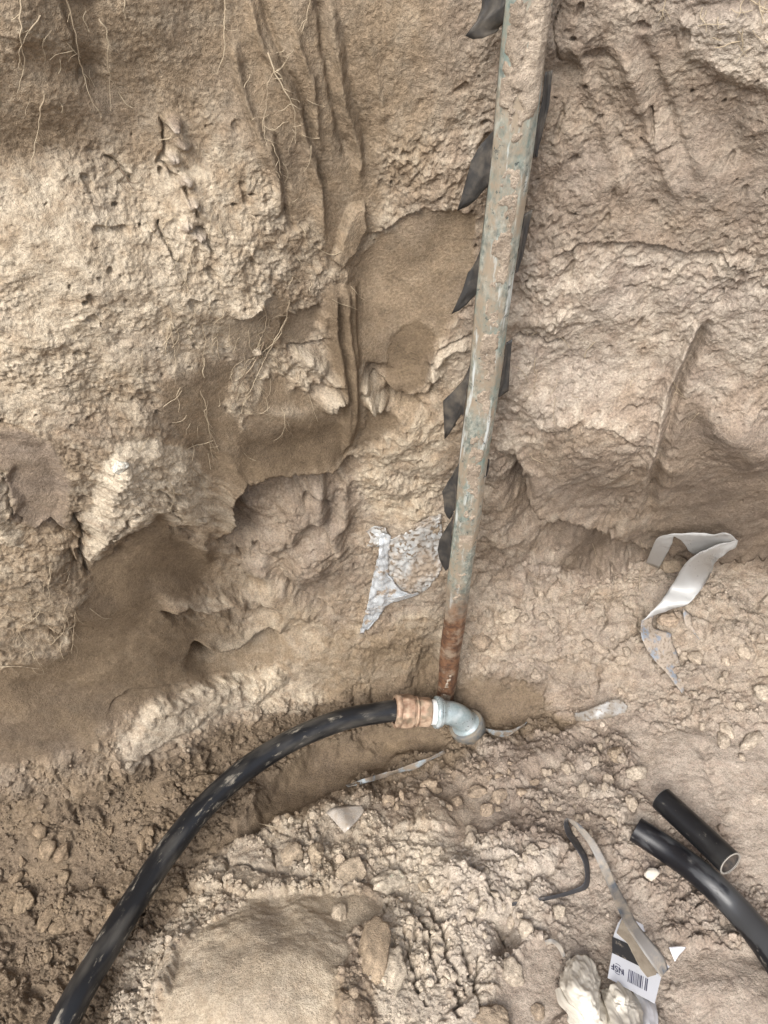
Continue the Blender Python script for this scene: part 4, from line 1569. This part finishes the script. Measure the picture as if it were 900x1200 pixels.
# edges of buried film round the trench
for nm, rows_, lb, mt in (
    ('buried_film', [[(405, 920, .002), (408, 922, .0)], [(425, 913, .008), (430, 917, .002)], [(445, 907, .010), (449, 912, .002)], [(462, 903, .014), (465, 906, .004)], [(480, 896, .014), (486, 902, .002)], [(500, 889, .012), (502, 892, .003)], [(520, 880, .010), (523, 883, .002)]],
     'bluish edge of buried plastic film along the trench below the hose', M_EDGE),
    ('buried_film', [[(560, 852, .004), (566, 856, .0)], [(585, 856, .006), (584, 863, .0)], [(602, 854, .006), (598, 861, .0)], [(618, 846, .003), (614, 851, -.001)]],
     'small bluish film edge poking out right of the elbow', M_EDGE),
    ('polythene_flap', [[(672, 836, .010), (675, 845, .002)], [(688, 832, .016), (690, 845, .004)], [(712, 822, .016), (708, 842, .002)], [(726, 820, .010), (720, 840, .0)], [(736, 828, .002), (732, 836, -.002)]],
     'pale grey polythene flap sticking out of the mound above the pipes', M_FLAP),
    ('plastic_scrap', [[(382, 952, .006), (404, 976, .006)], [(392, 946, .010), (410, 970, .008)], [(408, 944, .008), (418, 962, .006)], [(424, 944, .002), (427, 950, .002)]],
     'small clear brownish plastic scrap lying on the crumbs below the hose', M_GLASSY),
    ('plastic_curl', [[(638, 1102, .004), (640, 1108, .002)], [(648, 1100, .012), (648, 1106, .010)], [(658, 1108, .012), (654, 1112, .010)], [(663, 1120, .008), (659, 1122, .004)]],
     'small curled grey plastic sliver above the white cloth', M_STRAP),
):
    o = sheet(nm, rows_, mt, None, nu=8, nv=40, wrinkle=.0008, wf=60)
    origin_to(o, on(rows_[0][0][0], rows_[0][0][1]))
    tag(o, lb, 'plastic scrap')

# ------------------------------------------------------------------ strap
strap = tag(empty('strap', on(690, 1000)), 'kinked plastic strap, dark at the bend and dusty taupe towards the label', 'strap')
sp_ = [
    sheet('dark_length', [[(600, 1058, .002), (600, 1062, .0)], [(640, 1051, .006), (642, 1055, .001)], [(670, 1043, .010), (674, 1047, .002)], [(685, 1034, .012), (690, 1038, .003)],
                          [(684, 1012, .012), (690, 1010, .004)], [(675, 995, .014), (681, 990, .008)], [(664, 978, .018), (670, 974, .012)], [(661, 964, .022), (666, 962, .018)], [(664, 958, .025), (668, 962, .022)]],
          M_STRAPD, strap, nu=6, nv=80),
    sheet('dusty_length', [[(664, 958, .025), (668, 964, .022)], [(678, 965, .024), (677, 973, .020)], [(696, 984, .020), (690, 990, .018)], [(711, 1010, .016), (702, 1015, .014)],
                           [(722, 1035, .014), (712, 1038, .014)], [(735, 1058, .026), (724, 1066, .028)], [(746, 1081, .038), (734, 1086, .038)], [(762, 1101, .040), (748, 1107, .042)],
                           [(778, 1121, .034), (763, 1129, .040)], [(783, 1136, .024), (775, 1145, .030)]],
          M_STRAP, strap, nu=6, nv=90, wrinkle=.0003),
]
rel_origin(strap, sp_)

# ------------------------------------------------------------------ label card
lt = PTf[hit(745, 1130)]
A2, A3 = on(767, 1176, .016, 3), on(712, 1146, .022, 3)
ux = (A2 - A3)
ux /= np.linalg.norm(ux)
labl = tag(empty('label_card', A3), 'white folded product label with barcode and black band over the cloth', 'label')
nn = np.cross(A2 - A3, on(722, 1090, .014, 3) - A3)
nn /= np.linalg.norm(nn)
if nn[2] < 0:
    nn = -nn
uy = np.cross(nn, ux)
if uy[1] < 0:
    uy = -uy
LW = np.linalg.norm(A2 - A3)


def lab(a, b, lift=0.0):
    """label coordinates: a along its lower edge in widths, b up the card in widths"""
    curl = .0 * LW * max(0, b - .45) ** 2
    return A3 + ux * a * LW + uy * b * LW + nn * (lift + curl)


def lab_of(px, py):
    """card coordinates of a pixel"""
    d = ray(px, py)
    o = np.array([0, 0, CAM_Z])
    t = ((A3 - o) @ nn) / (d @ nn)
    q = o + d * t - A3
    return float(q @ ux / LW), float(q @ uy / LW)


def flat_poly(name, pts, lift, mat, parent, thick=.0003):
    bm = bmesh.new()
    vs_ = [bm.verts.new(lab(a, b, lift)) for a, b in pts]
    f_ = bm.faces.new(vs_)
    ex = bmesh.ops.extrude_face_region(bm, geom=[f_])
    bmesh.ops.translate(bm, vec=Vector(nn * thick), verts=[v for v in ex['geom'] if isinstance(v, bmesh.types.BMVert)])
    bmesh.ops.recalc_face_normals(bm, faces=bm.faces)
    bmesh.ops.triangulate(bm, faces=bm.faces)
    me = bpy.data.meshes.new(name)
    bm.to_mesh(me)
    bm.free()
    me.materials.append(mat)
    o = bpy.data.objects.new(name, me)
    COL.objects.link(o)
    o.parent = parent
    return o


def arc_pts(pix, n=6):
    q = [lab_of(*p) for p in pix]
    return q


card_px = [(712, 1146), (767, 1176), (775, 1144), (803, 1112), (790, 1108), (765, 1090), (731, 1072), (724, 1082), (719, 1096), (717, 1118)]
lparts = [flat_poly('card', arc_pts(card_px), 0, M_LABEL, labl)]
lparts.append(flat_poly('black_band', arc_pts([(717, 1098), (724, 1101), (774, 1124), (775, 1143), (752, 1134), (717, 1117)]), .0005, M_INK, labl))
lparts.append(flat_poly('mud_smear', arc_pts([(722, 1094), (728, 1078), (734, 1074), (745, 1088), (756, 1106), (772, 1126), (768, 1143), (758, 1146), (750, 1136), (742, 1120), (735, 1106)]), .0009, M_MUDFILM, labl, .0006))
# barcode bars
bars = []
for x0, w_ in ((0, 1.1), (2.2, .7), (3.6, 1.5), (6.0, 1.0), (7.8, .5), (9.0, .5), (10.0, .5), (11.2, 1.0), (13.0, .6), (14.3, 1.6), (17.0, .7), (20.0, 1.1), (21.8, 1.3)):
    for k in (0,):
        bx = 736.5 + x0 * .98
        by = 1136 + x0 * .50
        w2 = w_ * .98
        bars.append([lab_of(bx, by), lab_of(bx + w2, by + w2 * .5), lab_of(bx + w2 - 1.6, by + w2 * .5 + 14.5), lab_of(bx - 1.6, by + 14.5)])
v_, f_ = [], []
for q in bars:
    k = len(v_)
    v_ += [lab(a, b, .0006) for a, b in q]
    f_.append((k, k + 1, k + 2, k + 3))
bo = link_mesh('barcode', v_, f_, M_INKC, labl, smooth=False)
lparts.append(bo)
rel_origin(labl, lparts)


def text(body_, px, py, size, ang, mat, parent, lift=.0007):
    cu = bpy.data.curves.new('lettering', 'FONT')
    cu.body = body_
    cu.size = size
    cu.align_x = 'CENTER'
    cu.align_y = 'CENTER'
    cu.offset = size * .02
    cu.materials.append(mat)
    o = bpy.data.objects.new('lettering', cu)
    COL.objects.link(o)
    a, b = lab_of(px, py)
    p = lab(a, b, lift)
    c_, s_ = math.cos(ang), math.sin(ang)
    ex = ux * c_ + uy * s_
    ey = -ux * s_ + uy * c_
    m = Matrix(((ex[0], ey[0], nn[0], 0), (ex[1], ey[1], nn[1], 0), (ex[2], ey[2], nn[2], 0), (0, 0, 0, 1)))
    bpy.context.view_layer.update()
    me = bpy.data.meshes.new_from_object(o.evaluated_get(bpy.context.evaluated_depsgraph_get()))
    bpy.data.objects.remove(o)
    me.name = 'lettering'
    o = bpy.data.objects.new('lettering', me)
    COL.objects.link(o)
    o.parent = parent
    o.matrix_local = Matrix.Translation(Vector(p) - parent.location) @ m
    return o


text("NSF", 723.5, 1136, .0095, math.pi, M_INKC, labl)
# round seal outline round the lettering
ca, cb = lab_of(723.5, 1136)
vv, ff = [], []
for k in range(28):
    an = 2 * math.pi * k / 28
    for rr in (.095, .108):
        vv.append(lab(ca + rr * math.cos(an), cb + rr * math.sin(an), .0006))
for k in range(28):
    if k % 7 in (2, 3):
        continue
    a_, b_ = 2 * k, (2 * k + 2) % 56
    ff.append((a_, a_ + 1, b_ + 1, b_))
cr = sheet('torn_corner', [[(784, 1110, .010), (791, 1127, .010)], [(795, 1109, .010), (796, 1119, .010)], [(804, 1110, .008), (803, 1112, .008)]], M_LABEL, labl, nu=5, nv=8, lin=True, thick=.0004)
rel_origin(labl, [cr])
so = link_mesh('seal_ring', vv, ff, M_INKC, labl, smooth=False)
rel_origin(labl, [so])

# ------------------------------------------------------------------ crumpled cloth
def cloth_sheet(name, outline_rows, mat, wr, wf, seed, parent=None):
    return sheet(name, outline_rows, mat, parent, nu=60, nv=80, wrinkle=wr, wf=wf, seed=seed, thick=.0009)


glove = tag(empty('cotton_glove', on(700, 1170)), 'crumpled off white cotton glove lying at the bottom beside the label', 'glove')
gp_ = [
    cloth_sheet('cuff', [[(664, 1128, .006), (674, 1122, .016), (686, 1122, .016), (698, 1136, .006)],
                         [(657, 1146, .006), (672, 1138, .030), (686, 1138, .030), (701, 1150, .006)],
                         [(656, 1166, .006), (670, 1158, .034), (688, 1158, .034), (704, 1170, .008)],
                         [(664, 1184, .008), (680, 1178, .034), (696, 1178, .030), (712, 1186, .010)],
                         [(672, 1212, .008), (690, 1206, .034), (706, 1202, .030), (724, 1212, .010)]], M_CLOTH, .0052, 95, 511, glove),
    cloth_sheet('finger', [[(650, 1160, .006), (656, 1157, .020), (662, 1160, .006)], [(654, 1176, .006), (663, 1172, .028), (674, 1172, .008)],
                           [(666, 1190, .006), (676, 1184, .032), (690, 1186, .010)], [(672, 1214, .006), (690, 1206, .034), (702, 1206, .010)]], M_CLOTH, .0014, 50, 521, glove),
    cloth_sheet('palm', [[(708, 1160, .006), (718, 1153, .018), (728, 1154, .018), (740, 1164, .006)],
                         [(706, 1176, .006), (718, 1168, .034), (732, 1168, .032), (748, 1176, .008)],
                         [(704, 1192, .006), (720, 1184, .038), (738, 1184, .036), (756, 1190, .008)],
                         [(704, 1216, .006), (722, 1208, .036), (742, 1208, .036), (760, 1214, .008)]], M_CLOTH, .0052, 100, 531, glove),
]
rel_origin(glove, gp_)
wf_ = sheet('white_film_wrap', [[(742, 1162, .006), (756, 1168, .014), (768, 1176, .006)], [(748, 1180, .012), (760, 1182, .020), (771, 1190, .006)],
                                [(746, 1214, .012), (760, 1214, .022), (772, 1214, .008)]], M_CLOTHW, None, nu=24, nv=40, wrinkle=.0022, wf=60, seed=541)
origin_to(wf_, on(760, 1185))
tag(wf_, 'folded white plastic film under the right corner of the label', 'plastic film')

# ------------------------------------------------------------------ roots
ROOTS = [
    ('long pale root hanging in the upper left corner', [(25, -10), (24, 40), (28, 75), (20, 110)], 1.0, 0),
    ('pale forked root branching off the corner root', [(48, 18), (34, 38), (24, 58), (21, 80)], .8, 0),
    ('curved pale root in the dark hollow at upper left', [(52, 110), (46, 140), (42, 165), (36, 198)], 1.2, 0),
    ('bent pale root above the small dark notch', [(116, 22), (126, 42), (128, 80), (130, 130)], 1.0, 0),
    ('long thin root slanting past the small dark notch', [(78, -5), (90, 50), (98, 88), (108, 118), (120, 138)], 1.0, 0),
    ('short pale root hanging from the top edge', [(146, -8), (146, 10), (147, 26)], .9, 0),
    ('straight pale root hanging left of the mud runs', [(264, -10), (263, 30), (262, 62), (255, 88)], 1.1, 0),
    ('short pale root at the top left of the post', [(366, -10), (360, 18), (353, 38)], 1.1, 0),
    ('hooked pale root forking across the mud runs', [(314, 62), (322, 84), (334, 106), (345, 135), (347, 168)], 1.2, 0),
    ('side branch curling left off the hooked root', [(322, 84), (314, 98), (312, 120), (310, 150), (312, 172)], .9, 0),
    ('short branch rising right off the hooked root', [(325, 84), (336, 72), (344, 58)], .9, 0),
    ('thin root trailing below the hooked root', [(318, 168), (326, 185), (330, 206)], .8, 0),
    ('fine dark root in a groove of the upper left wall', [(138, 190), (146, 205), (156, 222)], 1.2, 1),
    ('long pale root looping out of the root knot', [(340, 352), (333, 378), (318, 405), (302, 440), (284, 475)], 1.2, 0),
    ('pale root crossing the root knot', [(336, 372), (326, 395), (305, 415), (288, 440), (276, 470)], 1.0, 0),
    ('brown root lying along the root knot', [(310, 400), (298, 425), (282, 450), (270, 478)], 1.3, 1),
    ('straight pale root below the pale flake lip', [(308, 358), (312, 380), (308, 392)], 1.0, 0),
    ('thin pale root dangling over the shovelled band', [(236, 458), (244, 490), (246, 515), (250, 545)], .8, 0),
    ('root arching out from the left end of the overhang', [(225, 548), (236, 560), (240, 575), (252, 588)], 1.0, 0),
    ('thin pale root under the middle of the overhang', [(330, 478), (334, 495), (330, 512)], .7, 0),
    ('short pale root standing on the dark shovel cut', [(88, 716), (86, 740), (84, 768)], .9, 0),
    ('long pale root lying across the lower left edge', [(-8, 782), (20, 781), (46, 784)], 1.1, 0),
    ('bent pale root at lower left joining the lying root', [(22, 740), (34, 755), (42, 768), (52, 790)], .8, 0),
    ('thin pale root below the pale crusted lump', [(60, 660), (58, 690), (60, 715)], .7, 0),
    ('thin pale root hanging on the far left wall', [(200, 360), (201, 390), (206, 420), (204, 450)], .8, 0),
    ('thin pale root hanging beside the far left root', [(236, 380), (240, 405), (236, 430)], .8, 0),
    ('fine pale root near the bronze coupling on the trench edge', [(304, 965), (318, 968), (340, 974)], .8, 0),
    ('thin root curling above the fork groove', [(788, 448), (792, 456), (790, 466)], .9, 0),
    ('small curled root on the right wall hollow', [(820, 484), (812, 490), (808, 502)], .8, 0),
    ('fine roots tuft at the upper right corner', [(872, -6), (868, 10), (862, 22)], .8, 0),
    ('drooping root at the upper right corner', [(892, -6), (890, 10), (895, 26)], .9, 0),
    ('thin root near the top right of the post', [(782, -6), (776, 12), (774, 26)], .8, 0),
    ('short dark twig standing in the slope right of the post foot', [(634, 662), (631, 676), (629, 688)], 1.0, 1),
    ('pale root beside the pipe coupling of the top wall', [(196, 560), (204, 580), (200, 604)], .8, 0),
]
def root_path(pts, wob=3.0, lift=.0025):
    q = crom(np.array(pts, float), 26)
    q[:, 0] += wob * np.array([mnoise.noise(Vector((p[0] * .06, p[1] * .09, 3.1))) for p in q])
    tt = np.array([PTf[hit(a, b)] for a, b in q])
    # follow the wall smoothly, never inside it
    sm = np.convolve(np.pad(tt, 3, mode='edge'), np.ones(7) / 7, 'valid')
    tt = np.minimum(sm, tt) - lift
    return np.array([at(a, b, t=c) for (a, b), c in zip(q, tt)])


for lb, pts, k, dark in ROOTS:
    p = root_path(pts)
    rr = .00047 * k * np.linspace(1.15, .35, len(p))
    V_, F_ = tube_mesh(p, rr, 6)
    V_, F_, n0 = [V_], [F_], len(V_)
    rq = random.Random(lb)
    q = crom(np.array(pts, float), 26)
    for _b in range(rq.randint(1, 4)):
        k0 = rq.randint(4, 22)
        x, y = q[k0]
        a = math.pi / 2 + rq.choice((-1, 1)) * rq.uniform(.4, 1.2)
        br = [(x, y)]
        for _s in range(3):
            ln = rq.uniform(3, 8)
            x, y = x + math.cos(a) * ln, y + math.sin(a) * ln
            a += rq.uniform(-.6, .6)
            br.append((x, y))
        bp = root_path(br, .5, .0018)[::3]
        bp = bp + (p[k0] - bp[0]) * np.linspace(1, 0, len(bp))[:, None]
        v, f = tube_mesh(bp, .00030 * k * np.linspace(1, .4, len(bp)), 4)
        V_.append(v)
        F_.append(f + n0)
        n0 += len(v)
    o = link_mesh('root', np.vstack(V_), np.vstack(F_), M_ROOTD if dark else M_ROOT)
    origin_to(o, p[0])
    tag(o, lb, 'root', 'roots in the trench wall')
# hair roots nobody could count
vs, fs = [], []
off = 0
r = np.random.default_rng(17)
for cx, cy, sx, sy, n_ in ((215, 390, 50, 70, 34), (300, 420, 30, 40, 30), (60, 720, 60, 50, 22), (330, 130, 40, 60, 16), (60, 60, 60, 60, 12), (240, 500, 40, 50, 14),
                           (860, 30, 40, 25, 14), (650, 420, 70, 60, 10), (200, 250, 90, 80, 14), (560, 440, 60, 90, 8), (350, 300, 60, 60, 12), (720, 700, 80, 70, 5)):
    for _ in range(n_):
        x, y = cx + r.normal() * sx * .6, cy + r.normal() * sy * .6
        ln = r.uniform(8, 34)
        a = math.pi / 2 + r.normal() * .6
        pts = [(x, y)]
        for s_ in range(3):
            a += r.normal() * .35
            x += math.cos(a) * ln / 3
            y += math.sin(a) * ln / 3
            pts.append((x, y))
        p = root_path(pts, 1.0, .0012)[::2]
        v, f = tube_mesh(p, .00028 * r.uniform(.7, 1.4), 4)
        vs.append(v)
        fs.append(f + off)
        off += len(v)
hr = link_mesh('hair_roots', np.vstack(vs), np.vstack(fs), M_ROOT)
tag(hr, kind='stuff')
